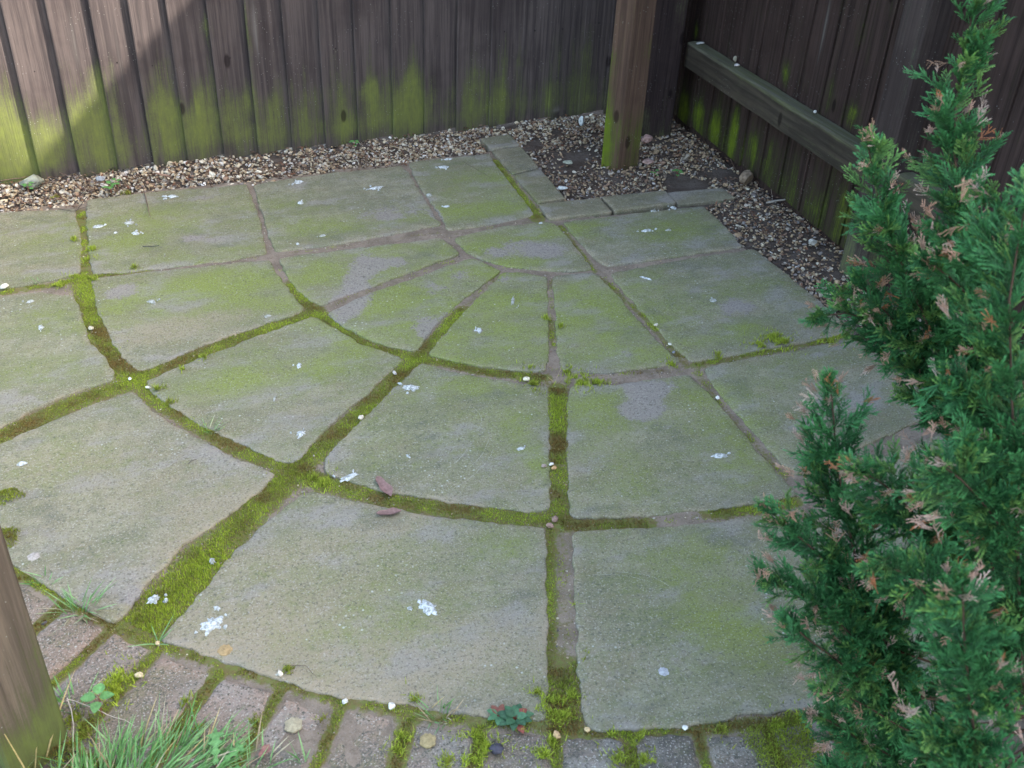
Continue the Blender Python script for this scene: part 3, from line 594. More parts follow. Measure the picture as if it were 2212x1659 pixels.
def gravel_points():
    regs = [ # (px polygon, density per m2, share of pale ones, size)
        ([(-120, 405), (0, 385), (320, 343), (1180, 250), (1300, 236), (1330, 250), (1190, 300), (1120, 310), (1100, 288), (1035, 298), (1060, 332), (870, 358), (530, 398), (300, 418), (185, 440), (0, 462), (-120, 478)], 10500, 1.0, .0054),
        ([(1125, 312), (1200, 290), (1320, 240), (1460, 245), (1620, 360), (1740, 460), (1860, 565), (1900, 640), (1850, 715), (1768, 650), (1635, 537), (1608, 532), (1560, 480), (1520, 443), (1590, 425), (1565, 404), (1222, 432), (1165, 363)], 8600, .75, .0049),
        ([(1850, 715), (1900, 640), (2060, 640), (2250, 800), (2250, 1000), (2040, 890)], 8500, .7, .005)]
    P_, S_, K_ = [], [], []
    for px, den, pale, sz in regs:
        poly = world_poly(px); lo, hi = poly.min(0), poly.max(0); n = int((hi - lo).prod() * den)
        q = rng.uniform(0, 1, (n, 2)) * (hi - lo) + lo; q = q[inside(q, poly)]
        f = vnoise(q, 3.2, 6, 3) + vnoise(q, 10, 9, 2) * .5
        bare = np.zeros(len(q))
        for (u, v, rx, ry, k) in [(1260, 322, .16, .07, 1.0), (1240, 350, .09, .07, .9), (1330, 380, .1, .04, .4), (400, 378, .1, .03, .5), (640, 322, .25, .03, .7), (900, 285, .3, .025, .4), (560, 345, .1, .03, .8), (1680, 520, .12, .08, .5), (1770, 540, .06, .1, .6), (1500, 400, .1, .04, .5), (1440, 420, .14, .03, .6), (1180, 290, .06, .02, .6)]:
            c = G(u, v); bare += k * np.exp(-((q[:, 0] - c[0]) / rx) ** 2 - ((q[:, 1] - c[1]) / ry) ** 2)
        keep = (f > -.55 + (1 - pale) * .5) & (rng.uniform(0, 1, len(q)) > bare * .95)
        q = q[keep]; q = q[~in_slabs(q) | (rng.uniform(0, 1, len(q)) < .02)]
        P_.append(q); S_.append(sz * np.exp(rng.normal(0, .32, len(q)))); K_.append(np.full(len(q), pale))
    return np.concatenate(P_), np.concatenate(S_), np.concatenate(K_)
GP, GS, GK = gravel_points()
def scatter(P2, S, Z, colr, protos, PF):
    n = len(P2); VV = np.empty((n, len(protos[0]), 3)); pid = rng.integers(0, len(protos), n)
    a = rng.uniform(0, 2 * np.pi, n); b = rng.normal(0, .35, n); c = rng.normal(0, .35, n)
    for k in range(len(protos)):
        m = pid == k; v = protos[k][None] * S[m][:, None, None]
        ca, sa = np.cos(c[m])[:, None], np.sin(c[m])[:, None]; v = np.stack([v[..., 0], v[..., 1] * ca - v[..., 2] * sa, v[..., 1] * sa + v[..., 2] * ca], -1)
        ca, sa = np.cos(b[m])[:, None], np.sin(b[m])[:, None]; v = np.stack([v[..., 0] * ca + v[..., 2] * sa, v[..., 1], -v[..., 0] * sa + v[..., 2] * ca], -1)
        ca, sa = np.cos(a[m])[:, None], np.sin(a[m])[:, None]; v = np.stack([v[..., 0] * ca - v[..., 1] * sa, v[..., 0] * sa + v[..., 1] * ca, v[..., 2]], -1)
        VV[m] = v + np.column_stack([P2[m], Z[m]])[:, None]
    Fo = (PF[None] + (np.arange(n) * len(protos[0]))[:, None, None]).reshape(-1, 3)
    return VV.reshape(-1, 3), Fo, np.repeat(colr, len(protos[0]), 0)
pw = np.array([.24, .17, .15, .10, .10, .05, .06, .06, .04, .03]); pd = np.array([.12, .06, .16, .17, .10, .13, .11, .02, .07, .06])
cid = np.where(GK > .9, rng.choice(10, len(GP), p=pw / pw.sum()), rng.choice(10, len(GP), p=pd / pd.sum()))
gc = cols[cid] * np.array([1.08, 1.02, .96]) * rng.uniform(.8, 1.2, (len(GP), 1)) * np.where(GK > .9, .95, .85)[:, None]
gz = soil_z(np.column_stack([GP, np.zeros(len(GP))])) + GS * .25 + rng.uniform(0, .009, len(GP))
V, F, CC = scatter(GP, GS, gz, gc, PP, PF)
o = new_obj('gravel', fast_mesh('gravel', V, F, M_peb, CC)); tag(o, 'cream and brown flint gravel between the patio and the fences', 'gravel', kind='stuff')
print('pebbles', len(GP))
# sandy grit lying in the joints
q = rng.uniform(0, 1, (70000, 2)) * np.array([2.75, 2.65]) + np.array([-2.15, -2.2]); q = q[inside(q, edge)]; q = q[~in_slabs(q)]
q = q[vnoise(q, 12, 4, 2) > -.08]; n = len(q); sz = .0011 * np.exp(rng.normal(0, .45, n))
V, F, CC = scatter(q, sz, joint_z(q) + .0012, cols[rng.choice([0, 2, 3, 4, 6, 9], n)] * rng.uniform(.6, 1.05, (n, 1)), PP, PF)
tag(new_obj('joint_grit', fast_mesh('joint_grit', V, F, M_peb, CC)), 'sandy grit and crumbs lying in the paving joints', 'grit', kind='stuff')
# leaf crumbs and dirt between the stones
n = 7500; q = GP[rng.integers(0, len(GP), n)] + rng.normal(0, .012, (n, 2)); q = q[~in_slabs(q)]; n = len(q)
a = rng.uniform(0, 6.28, n); L = rng.uniform(.003, .011, n); wv = L * rng.uniform(.15, .5, n); d = np.stack([np.cos(a), np.sin(a), rng.normal(0, .25, n)], 1); e = np.stack([-np.sin(a), np.cos(a), rng.normal(0, .2, n)], 1)
c3 = np.column_stack([q, np.full(n, -.002) + rng.uniform(-.006, .005, n)])
V = np.stack([c3 - d * L[:, None], c3 + e * wv[:, None] + [0, 0, .001], c3 + d * L[:, None], c3 - e * wv[:, None]], 1).reshape(-1, 3)
cc = np.repeat(np.array([(.10, .06, .04), (.06, .04, .03), (.18, .12, .08), (.15, .07, .04)])[rng.integers(0, 4, n)], 4, 0)
tag(new_obj('leaf_litter', fast_mesh('leaf_litter', V, np.arange(4 * n).reshape(-1, 4), M_twig, cc)), 'brown leaf crumbs and soil flakes among the gravel', 'leaf litter', kind='stuff')

# ------------------------------------------------------------------ fences
def board(parent, name, p0, p1, fr0, fr1, bk0, bk1, z0, z1, nrm, mat, paintf, nc=7, nr=64, dz=0.0, skew=0.0):
    """feather-edge board: front surface from offset fr0 (edge p0) to fr1 (edge p1), back bk0..bk1 measured along nrm"""
    p0, p1 = np.asarray(p0, float), np.asarray(p1, float); off = np.array(parent.location)
    zs = np.concatenate([np.linspace(0, .45, nr * 2 // 3, endpoint=False), np.linspace(.45, 1, nr // 3)]) if z1 > 1 else np.linspace(0, 1, nr)
    if z1 > 1: zs = np.concatenate([np.linspace(z0, .75, nr * 2 // 3, endpoint=False), np.linspace(.75, z1, nr // 3)])
    else: zs = z0 + (z1 - z0) * np.linspace(0, 1, nr)
    ts = np.array([0, .025, .2, .4, .6, .8, .975, 1.0])[:nc + 1]; nc = len(ts) - 1
    V = []; n3 = np.array([nrm[0], nrm[1], 0])
    for side in (0, 1):
        for z in zs:
            for t in ts:
                p = p0 + (p1 - p0) * t; f = (fr0 + (fr1 - fr0) * t) if side == 0 else (bk0 + (bk1 - bk0) * t)
                if side == 0: f += nz(p[0] * 9 + p[1] * 9, z * 1.3, 0, 1, 2) * .0012 - (.0012 if t in (0.0, 1.0) else 0)
                zz = z + (dz * t if z == zs[0] else 0) + (nz(p[0] * 40, p[1] * 40, 0, 1, 2) * .0018 if z == zs[0] else 0)
                V.append((p[0] + n3[0] * f + skew * z * (p1 - p0)[0], p[1] + n3[1] * f + skew * z * (p1 - p0)[1], zz))
    V = np.array(V); m = nc + 1; k = len(zs); F = []
    S = m * k
    for i in range(k - 1):
        for j in range(nc):
            a = i * m + j; F.append((a, a + 1, a + m + 1, a + m)); F.append((S + a, S + a + m, S + a + m + 1, S + a + 1))
        a = i * m; F.append((a, a + m, S + a + m, S + a)); a = i * m + nc; F.append((a, S + a, S + a + m, a + m))
    for j in range(nc):
        F.append((j, S + j, S + j + 1, j + 1)); a = (k - 1) * m + j; F.append((a, a + 1, S + a + 1, S + a))
    me = fast_mesh(name, V, np.array(F), mat, paintf(V), offset=off)
    bm = bmesh.new(); bm.from_mesh(me); bmesh.ops.recalc_face_normals(bm, faces=bm.faces); bm.to_mesh(me); bm.free()
    return new_obj(name, me, parent)
def beam(parent, name, corners, z0, z1, mat, paintf, nr=40, bev=.004, nc=4, off=None):
    """upright timber of polygonal plan"""
    P_ = np.array(corners, float); out = []
    n = len(P_)
    for i in range(n):
        a, b = P_[i], P_[(i + 1) % n]; L = np.linalg.norm(b - a)
        for t in [bev / L] + list(np.linspace(.12, .88, nc)) + [1 - bev / L]: out.append(a + (b - a) * t)
    P_ = np.array(out); k = len(P_)
    zs = np.linspace(z0, min(z1, .9), nr); zs = np.concatenate([zs, [z1]]) if z1 > .9 else zs
    V = [];
    for z in zs:
        for i, p in enumerate(P_): V.append((p[0] + nz(p[0] * 20, z * 2, 1) * .0012, p[1] + nz(p[1] * 20, z * 2, 4) * .0012, z))
    F = [(i * k + j, i * k + (j + 1) % k, (i + 1) * k + (j + 1) % k, (i + 1) * k + j) for i in range(len(zs) - 1) for j in range(k)]
    V = np.array(V); o_ = np.array(parent.location) if parent is not None else np.array(off)
    me = fast_mesh(name, V, np.array(F), mat, paintf(V), offset=o_)
    bm = bmesh.new(); bm.from_mesh(me); bm.verts.ensure_lookup_table(); bm.faces.new([bm.verts[(len(zs) - 1) * k + j] for j in range(k)]); bm.faces.new([bm.verts[j] for j in range(k)][::-1])
    bmesh.ops.recalc_face_normals(bm, faces=bm.faces); bm.to_mesh(me); bm.free()
    return new_obj(name, me, parent)

# left fence: algae spots on its plane (s = x, z)
q0L = np.array([-1.476, .785, 0]); nL = np.array([.0566, -1, 0]); nL /= np.linalg.norm(nL)
LSP = []
def lspot(u, v, rx, rz, k, ch=0):
    p = PL(u, v, q0L, nL); LSP.append((p[0], p[2], rx, rz, k, ch))
for q in [(20, 310, .06, .10, .8), (100, 290, .06, .07, .55), (50, 350, .1, .04, .4), (180, 250, .05, .06, .6), (235, 290, .05, .08, .3), (215, 60, .012, .30, .8), (210, 160, .015, .1, .9), (345, 240, .05, .07, .45), (375, 260, .03, .1, .45), (430, 250, .04, .09, .55), (445, 100, .012, .22, 1.0), (535, 90, .012, .22, 1.0), (452, 60, .03, .04, .6), (530, 200, .03, .05, .5), (495, 250, .05, .07, .4), (590, 220, .04, .06, .45), (650, 240, .03, .08, .2), (680, 200, .03, .05, .3),
          (800, 200, .03, .07, .8), (790, 190, .03, .03, .6), (880, 190, .025, .06, .85), (905, 200, .012, .16, .8), (870, 230, .04, .05, .4), (940, 200, .04, .08, .3), (1080, 210, .03, .03, .2), (1040, 230, .04, .04, .1), (745, 270, .03, .05, .3), (115, 100, .01, .2, .3), (70, 340, .05, .03, .3)]: lspot(*q)
for q in [(150, 90, .05, .15, .35, 2), (60, 120, .05, .3, .25, 2), (255, 100, .04, .25, .3, 2), (310, 70, .04, .2, .25, 2), (500, 50, .04, .1, .3, 2), (550, 60, .01, .12, .7, 2), (455, 30, .008, .1, .7, 2), (1200, 232, .04, .012, .8, 2), (1180, 90, .01, .3, .3, 2)]: lspot(*q)
def paintL(V):
    x, z = V[:, 0], V[:, 2]; out = np.zeros((len(V), 3))
    hn = vnoise(np.column_stack([x * 6, z * 0, z * 0]), 1, 3, 2)
    strength = np.interp(x, [-1.8, -.2, .1, .35, .7], [.72, .72, .64, .52, .22])
    out[:, 0] = strength * np.clip(1.25 - z / (.21 + .12 * hn + .05 * (x < -.9)), -.5, 1) * (1 - .45 * np.exp(-(z / .03) ** 2)) 
    bi = np.floor((x + 1.476) / .1185); hb = np.abs(np.sin(bi * 12.9898) * 43758.5) % 1.0; fx = (x + 1.476) / .1185 - bi
    out[:, 0] += (hb - .5) * .45 + .30 * np.exp(-((fx - .25 - .5 * hb) / .22) ** 2) * (z < .34) - .05
    for s, zz, rx, rz, k, ch in LSP: out[:, ch] += k * np.exp(-((x - s) / rx) ** 2 - ((z - zz) / rz) ** 2)
    return out
lf = empty('board_fence', (0, .87, 0)); tag(lf, 'long weathered greyish brown feather-edge fence with a green algae band, sunlit at its left end', 'fence')
bx = [-1.476 + .119 * (i - 5) for i in range(6)] 
edges = [p[0] for p in [PL(u, v, q0L, nL) for u, v in [(87, 377), (171, 365), (255, 357), (330, 348), (403, 338), (482, 330), (555, 318), (628, 308), (700, 302), (770, 295), (845, 285), (912, 278), (980, 270), (1050, 263), (1118, 256), (1180, 250), (1245, 243)]]]
edges = [edges[0] - .119 * k for k in range(8, 0, -1)] + edges + [edges[-1] + .115 * k for k in range(1, 5)]
nl2 = (nL[0], nL[1])
for i in range(len(edges) - 1):
    x0, x1 = edges[i], edges[i + 1] + .022
    flat = .45 if x0 > .2 else 1.0
    zb = -.012 + .006 * math.sin(i * 2.7)
    board(lf, 'board', (x0, LFY(x0)), (x1, LFY(x1)), .024 * flat + .004, .008, .013 * flat + .003, .001, zb, 2.0 + .004 * math.sin(i * 5), nl2, M_wood_l, paintL, dz=.007 + .004 * math.sin(i * 3.1 + 1), skew=.006 * math.sin(i * 1.9))
for i in range(4, len(edges) - 3):
    for z in (.335 + .01 * math.sin(i * 9),):
        x = edges[i] + .045 + .012 * math.sin(i * 4); y = LFY(x); r = .0028
        V = [(x + math.cos(k * .785) * r * q, y - .021 - d_, z + math.sin(k * .785) * r * q) for q, d_ in ((1, -.004), (1, .0), (.6, .0012)) for k in range(8)]
        F = [(a * 8 + k, a * 8 + (k + 1) % 8, (a + 1) * 8 + (k + 1) % 8, (a + 1) * 8 + k) for a in (0, 1) for k in range(8)]
        new_obj('nail_head', fast_mesh('nail_head', V, [np.array(F), np.array([[16, 17, 18, 19, 20, 21, 22, 23]])], M_twig, np.tile((.03, .022, .02), (24, 1)), offset=lf.location), lf)
for z in (.35, 1.0, 1.7):
    x0, x1 = edges[0], edges[-1]; V = []
    for x in (x0, x1):
        for f, zz in ((-.001, z), (-.001, z + .08), (-.04, z + .08), (-.04, z)): V.append((x + nL[0] * f, LFY(x) + nL[1] * f, zz))
    V = np.array(V); me = fast_mesh('rail', V, np.array([(0, 1, 2, 3), (7, 6, 5, 4), (0, 4, 5, 1), (1, 5, 6, 2), (2, 6, 7, 3), (3, 7, 4, 0)]), M_wood_l, paintL(V) * 0, offset=lf.location); new_obj('rail', me, lf)

# right fence: boards along y, facing -x
FXB = lambda y: .845 + (y - .766) * .039            # board face line x(y)
q0R = np.array([.845, .766, 0]); nR = np.array([-1, .039, 0]); nR /= np.linalg.norm(nR)
RSP = []
def rspot(u, v, ry, rz, k, ch=0):
    p = PL(u, v, q0R, nR); RSP.append((p[1], p[2], ry, rz, k, ch))
for q in [(1485, 228, .03, .07, .9), (1515, 250, .03, .07, .85), (1550, 280, .035, .07, 1.0), (1590, 290, .025, .08, 1.1), (1635, 310, .03, .06, .75), (1675, 320, .02, .06, .45), (1510, 68, .02, .04, 1.2), (1580, 95, .015, .04, .4), (1612, 120, .012, .05, .6), (1700, 155, .02, .05, 1.25), (1665, 165, .02, .04, .4), (1800, 210, .03, .08, .6), (1855, 245, .025, .03, .8), (1835, 255, .03, .05, .5), (1870, 60, .02, .06, .4), (1478, 30, .01, .1, .8), (1480, 60, .02, .06, .4), (1745, 190, .02, .05, .3), (1830, 450, .05, .1, .25), (1780, 420, .05, .08, .2), (1720, 380, .05, .08, .2)]: rspot(*q)
for q in [(1790, 60, .005, .15, .55, 2), (1760, 160, .005, .08, .4, 2), (1815, 220, .005, .06, .5, 2)]: rspot(*q)
def paintR(V):
    y, z = V[:, 1], V[:, 2]; out = np.zeros((len(V), 3)); out[:, 0] = .44 * np.clip(1.3 - z / .20, 0, 1)
    for s, zz, rx, rz, k, ch in RSP: out[:, ch] += k * np.exp(-((y - s) / rx) ** 2 - ((z - zz) / rz) ** 2)
    return out
rf = empty('board_fence', (.82, -.5, 0)); tag(rf, 'dark brown feather-edge fence with a heavy lower rail, behind the conifer', 'fence')
ye = [.96, .857, .729, .596, .472, .345, .218, .090, -.038, -.166, -.281, -.400, -.520]
ye += [ye[-1] - .122 * k for k in range(1, 30)]
nr2 = (nR[0], nR[1])
for i in range(len(ye) - 1):
    y0, y1 = ye[i + 1], ye[i] + .02
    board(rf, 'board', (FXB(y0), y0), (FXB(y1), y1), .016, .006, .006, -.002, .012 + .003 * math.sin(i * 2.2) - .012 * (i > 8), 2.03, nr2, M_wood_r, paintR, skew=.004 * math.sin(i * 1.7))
def slab_along(parent, name, y0, y1, xoff0, xoff1, z0, z1, mat, paintf, n=40, wob=.0015):
    V = []; F = []
    ys = np.linspace(y0, y1, n)
    prof = [(xoff0, z0), (xoff0 - .0005, z0 + (z1 - z0) * .5), (xoff0, z1 - .016), (xoff0, z1 - .006), (xoff0 - .000, z1 - .003), (xoff0 + .005, z1), ((xoff0 + xoff1) / 2, z1 + .001), (xoff1, z1), (xoff1, z0)]
    for y in ys:
        for j, (f, z) in enumerate(prof):
            V.append((FXB(y) + f * 1.0 + nz(y * 8, j, 0) * wob, y, z + nz(y * 6, j, 3) * wob * 1.5))
    m = len(prof)
    for i in range(n - 1):
        for j in range(m): F.append((i * m + j, i * m + (j + 1) % m, (i + 1) * m + (j + 1) % m, (i + 1) * m + j))
    V = np.array(V); me = fast_mesh(name, V, np.array(F), mat, paintf(V), offset=parent.location)
    bm = bmesh.new(); bm.from_mesh(me); bm.verts.ensure_lookup_table(); bm.faces.new([bm.verts[j] for j in range(m)]); bm.faces.new([bm.verts[(n - 1) * m + j] for j in range(m)][::-1]); bmesh.ops.recalc_face_normals(bm, faces=bm.faces); bm.to_mesh(me); bm.free()
    return new_obj(name, me, parent)
def paintRail(V):
    out = np.zeros((len(V), 3)); topm = V[:, 2] > .3225
    out[:, 0] = np.where(topm, .7, .05); out[:, 2] = np.where(topm, .45, -.2)
    return out
M_rail = wood_mat('rail_wood', (.078, .062, .046), (.040, .033, .026), grain=(60, 2.2, 60), green=(.10, .11, .04), dull=(.085, .085, .045))
slab_along(rf, 'rail', .61, -.50, -.070, -.017, .245, .333, M_rail, paintRail)
slab_along(rf, 'rail', -.63, -3.6, -.070, -.017, .245, .333, M_rail, paintRail)
for z in (1.0, 1.75): slab_along(rf, 'rail', .61, -3.6, -.070, -.017, z, z + .088, M_rail, paintRail, n=12)
slab_along(rf, 'gravel_board', .80, -4.2, -.004, .022, -.06, .030, M_wood_r, lambda V: np.zeros((len(V), 3)) + [.0, 0, .1], n=60)
# posts
def paintpost(spots, lowk, lowz):
    def f(V):
        out = np.zeros((len(V), 3)); out[:, 0] = lowk * np.clip(1.3 - V[:, 2] / lowz, 0, 1)
        for (x, y, z, r, rz, k, ch) in spots: out[:, ch] += k * np.exp(-((V[:, 0] - x) ** 2 + (V[:, 1] - y) ** 2) / r ** 2 - ((V[:, 2] - z) / rz) ** 2)
        return out
    return f
a1, b1, c1 = G(1297, 350)[:2], G(1333, 361)[:2], G(1380, 352)[:2]; d1 = a1 + (c1 - b1)
post = beam(None, 'fence_post', [a1, b1, c1, d1], -.06, 2.05, M_post, paintpost([(a1[0], a1[1], .10, .045, .20, 1.0, 0), (a1[0], a1[1], .36, .03, .05, .6, 0), (c1[0], c1[1], .40, .035, .05, .7, 0), (c1[0], c1[1], .08, .05, .10, .5, 0), (b1[0], b1[1], .06, .03, .1, -.2, 0)], .42, .20), off=(b1[0], b1[1], 0), nr=60)
post.location = (b1[0], b1[1], 0); tag(post, 'reddish brown square timber post with a green foot, standing free in the gravel', 'post')
a2, c2 = G(1380, 292)[:2], G(1450, 287)[:2]; dv = (c2 - a2) / np.linalg.norm(c2 - a2); a2 = c2 - dv * .15; pv = np.array([-dv[1], dv[0]]) * .10
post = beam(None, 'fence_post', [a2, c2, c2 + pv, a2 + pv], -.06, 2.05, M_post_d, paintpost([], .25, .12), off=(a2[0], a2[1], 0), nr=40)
post.location = (a2[0], a2[1], 0); tag(post, 'dark broad corner post where the two fences meet, behind the reddish post', 'post')
xa = FXB(-.56)
post = beam(None, 'fence_post', [(xa - .092, -.615), (xa - .092 + .003, -.515), (xa - .003, -.515), (xa - .006, -.615)], -.06, 2.05, wood_mat('right_post_wood', (.070, .052, .046), (.040, .030, .028), dull=(.10, .105, .07)), paintpost([], .62, .16), off=(xa, -.56, 0))  # dark brown post wood, greener towards the foot
post.location = (xa, -.56, 0); tag(post, 'dark square post of the right-hand fence, partly hidden by the conifer tips', 'post')
# near post, lower left corner
A = G(149, 1587)[:2]; B = G(59, 1656)[:2]; dB = (B - A) / np.linalg.norm(B - A); nn_ = np.array([-dB[1], dB[0]]); nn_ = nn_ if nn_ @ (CAM[:2] - A) < 0 else -nn_
Bf = A + dB * .098
post = beam(None, 'timber_post', [A, Bf, Bf + nn_ * .098, A + nn_ * .098], -.06, 1.15, M_post_n, paintpost([(A[0], A[1], .0, .06, .09, .75, 0), (A[0], A[1], .13, .025, .2, .5, 0), ((A[0] + Bf[0]) / 2, (A[1] + Bf[1]) / 2, .02, .05, .06, .5, 0), (Bf[0], Bf[1], .03, .04, .05, .5, 0)], .38, .22), off=(A[0], A[1], 0), nr=60)
post.location = (A[0], A[1], 0); tag(post, 'pale brown timber post with a green foot in the lower left corner', 'post')

# unseen brick building added beyond the right fence to shade the near patio
hs = empty('shade_building', (2.6, -5.0, 0)); tag(hs, 'unseen gabled brick building added beyond the right fence to shade the patio', 'shade_building')
M_bw = attr_mat('added_building', .9, .3, 30); 
def boxm(name, x0, x1, y0, y1, z0, z1, col, par):
    V = np.array([(x, y, z) for x in (x0, x1) for y in (y0, y1) for z in (z0, z1)]); F = [(0, 1, 3, 2), (4, 6, 7, 5), (0, 4, 5, 1), (2, 3, 7, 6), (0, 2, 6, 4), (1, 5, 7, 3)]
    return new_obj(name, fast_mesh(name, V, np.array(F), M_bw, np.tile(col, (8, 1)), offset=par.location), par)
boxm('shade_wall', 1.5, 4.2, -8.0, -1.75, 0, 3.5, (.30, .16, .11), hs)
V = np.array([(1.35, -8.1, 3.5), (4.35, -8.1, 3.5), (2.85, -8.1, 4.6), (1.35, -1.65, 3.5), (4.35, -1.65, 3.5), (2.85, -1.65, 4.6)])
rm_ = fast_mesh('shade_roof', V, [np.array([(0, 2, 1), (3, 4, 5)]), np.array([(0, 3, 5, 2), (1, 2, 5, 4), (0, 1, 4, 3)])], M_bw, np.tile((.13, .08, .06), (6, 1)), offset=hs.location); new_obj('shade_roof', rm_, hs)
boxm('added_door', 1.47, 1.51, -5.2, -4.3, 0, 2.0, (.10, .16, .10), hs)

# ------------------------------------------------------------------ grass, weeds
def blade_mesh(roots, dirs, lens, wids, cols, seg=6, droop=1.0):
    V, F, CC = [], [], []
    for r, d, L, w_, c in zip(roots, dirs, lens, wids, cols):
        d = np.array(d, float); d /= np.linalg.norm(d); p = np.array(r, float); side = np.cross(d, [0, 0, 1]); side /= np.linalg.norm(side) + 1e-6; b0 = len(V); dr = droop * random.uniform(.5, 1.5) * .33
        tw = random.uniform(-.6, .6); side = side * math.cos(tw) + np.cross(d, side) * math.sin(tw)
        for i in range(seg + 1):
            t = i / seg; ww = w_ * (1 - t ** 2.2) * (.65 + .7 * min(t * 3, 1) * .5)
            V.append(p - side * ww / 2); V.append(p + side * ww / 2); CC += [np.array(c) * (.75 + .4 * t)] * 2
            d = d + np.array([0, 0, -dr * L * 9 / seg]); d /= np.linalg.norm(d); p = p + d * L / seg
            if p[2] < .002: p[2] = .002
        for i in range(seg): a = b0 + 2 * i; F.append((a, a + 1, a + 3, a + 2))
    return np.array(V), np.array(F), np.array(CC)
GRC = [(.14, .31, .08), (.19, .40, .13), (.11, .25, .06), (.24, .45, .16), (.28, .46, .18)]
DRY = [(.52, .46, .30), (.45, .34, .20), (.55, .42, .18)]
def grass_clump(u, v, n, r, L, label, lean=(0, 0), spread=.8, dry=.15, wid=.0028, ell=1.0):
    c = G(u, v, 0); R_, D, LL, WW, CL = [], [], [], [], []
    for i in range(n):
        a = random.uniform(0, 6.28); rr = r * math.sqrt(random.random()); x, y = math.cos(a) * rr, math.sin(a) * rr * ell
        R_.append((c[0] + x, c[1] + y, -.004)); sp = spread * (.3 + rr / max(r, 1e-4) * .7)
        a = a + random.gauss(0, .7); D.append((math.cos(a) * sp + lean[0] + random.gauss(0, .15), math.sin(a) * sp + lean[1] + random.gauss(0, .15), random.uniform(.45, 1.1)))
        LL.append(L * random.uniform(.45, 1.15)); WW.append(wid * random.uniform(.7, 1.3)); CL.append(random.choice(DRY) if random.random() < dry else random.choice(GRC))
    V, F, CC = blade_mesh(R_, D, LL, WW, CL)
    o = new_obj('grass_clump', fast_mesh('grass_clump', V, F, M_grass, CC, smooth=True, offset=c)); o.location = c
    tag(o, label, 'grass', 'grass tufts growing in the joints'); return o
grass_clump(300, 1705, 520, .14, .078, 'large spreading grass clump in the lower left, beside the near post', lean=(.55, .10), spread=.85, wid=.0026, dry=.14, ell=.55)
grass_clump(60, 1690, 26, .05, .16, 'long loose grass blades at the foot of the near post', lean=(-.5, .1), spread=1.0, dry=.4)
grass_clump(170, 1318, 46, .026, .06, 'flattened grass tuft on the joint beside the near post', lean=(-.1, .05), spread=1.6, dry=.25, wid=.0022)
grass_clump(95, 1255, 14, .02, .04, 'thin grass tuft at the edge of the big left slab', spread=1.2, wid=.002, dry=.1)
grass_clump(458, 930, 20, .012, .036, 'tiny pale grass tuft in the curved joint between the middle and outer ring', spread=1.3, wid=.0018, dry=.25)
grass_clump(340, 1385, 5, .004, .055, 'few upright grass blades at the lower end of the bright moss strip', lean=(.1, 0), spread=.9, wid=.0026, dry=0)
grass_clump(948, 1545, 34, .022, .032, 'small tuft of pale curly grass beside the red-green rosette', spread=1.3, wid=.0020, dry=.45)
grass_clump(955, 1525, 3, .004, .07, 'two long dark grass blades rising over the bottom centre slab', lean=(.1, .1), spread=.7, wid=.003, dry=0)
grass_clump(150, 1520, 26, .025, .05, 'short dark grass tuft against the near post', lean=(0, .1), spread=.9, dry=.1)
grass_clump(545, 1655, 16, .03, .06, 'sparse grass blades to the right of the lobed weed leaf', lean=(.1, 0), dry=.35, spread=.9)
grass_clump(80, 608, 7, .008, .025, 'very small grass sprout near the left edge of the patio', spread=1, wid=.0016, dry=0)
grass_clump(655, 1648, 6, .01, .045, 'thin grass blades at the bottom edge between brick pavers', spread=.8, dry=.2)
grass_clump(1205, 825, 4, .01, .05, 'few dry grass stems bent over the mossy crossing', spread=1.6, dry=1, wid=.0014)
# lawn round the outer edge of the patio (mostly just outside the frame)
n = 46000; q = rng.uniform(0, 1, (n, 2)) * np.array([3.0, 3.6]) + np.array([-2.9, -3.1]); rr = np.hypot(q[:, 0], q[:, 1])
ok = ((rr > 2.17 + .03 * vnoise(q, 8, 1, 2)) & (q[:, 1] < -.9)) | ((q[:, 0] < -1.97 + .04 * vnoise(q, 6, 2, 2)) & (q[:, 1] < .40))
ok &= ~in_slabs(q); q = q[ok]; n = len(q); H = rng.uniform(.02, .05, n); az = rng.uniform(0, 6.28, n); sp = rng.uniform(.1, .7, n) * H; a = rng.uniform(0, 6.28, n); wv = rng.uniform(.0012, .0022, n)
b3 = np.column_stack([q, soil_z(np.column_stack([q, np.zeros(n)]))]); sd = np.stack([np.cos(a) * wv, np.sin(a) * wv, a * 0], 1); ld = np.stack([np.cos(az) * sp, np.sin(az) * sp, a * 0], 1); up = np.stack([a * 0, a * 0, H], 1)
V = np.stack([b3 - sd, b3 + sd, b3 + ld * .35 + up * .65 + sd * .8, b3 + ld * .35 + up * .65 - sd * .8, b3 + ld + up], 1).reshape(-1, 3); k = np.arange(n)[:, None] * 5
gcx = np.repeat(np.array(GRC + DRY[:1])[rng.integers(0, 6, n)] * rng.uniform(.7, 1.1, (n, 1)), 5, 0)
tag(new_obj('lawn', fast_mesh('lawn', V, [k + np.array([[0, 1, 2, 3]]), k + np.array([[3, 2, 4]])], M_grass, gcx)), 'short lawn grass outside the brick edging', 'grass', kind='stuff')
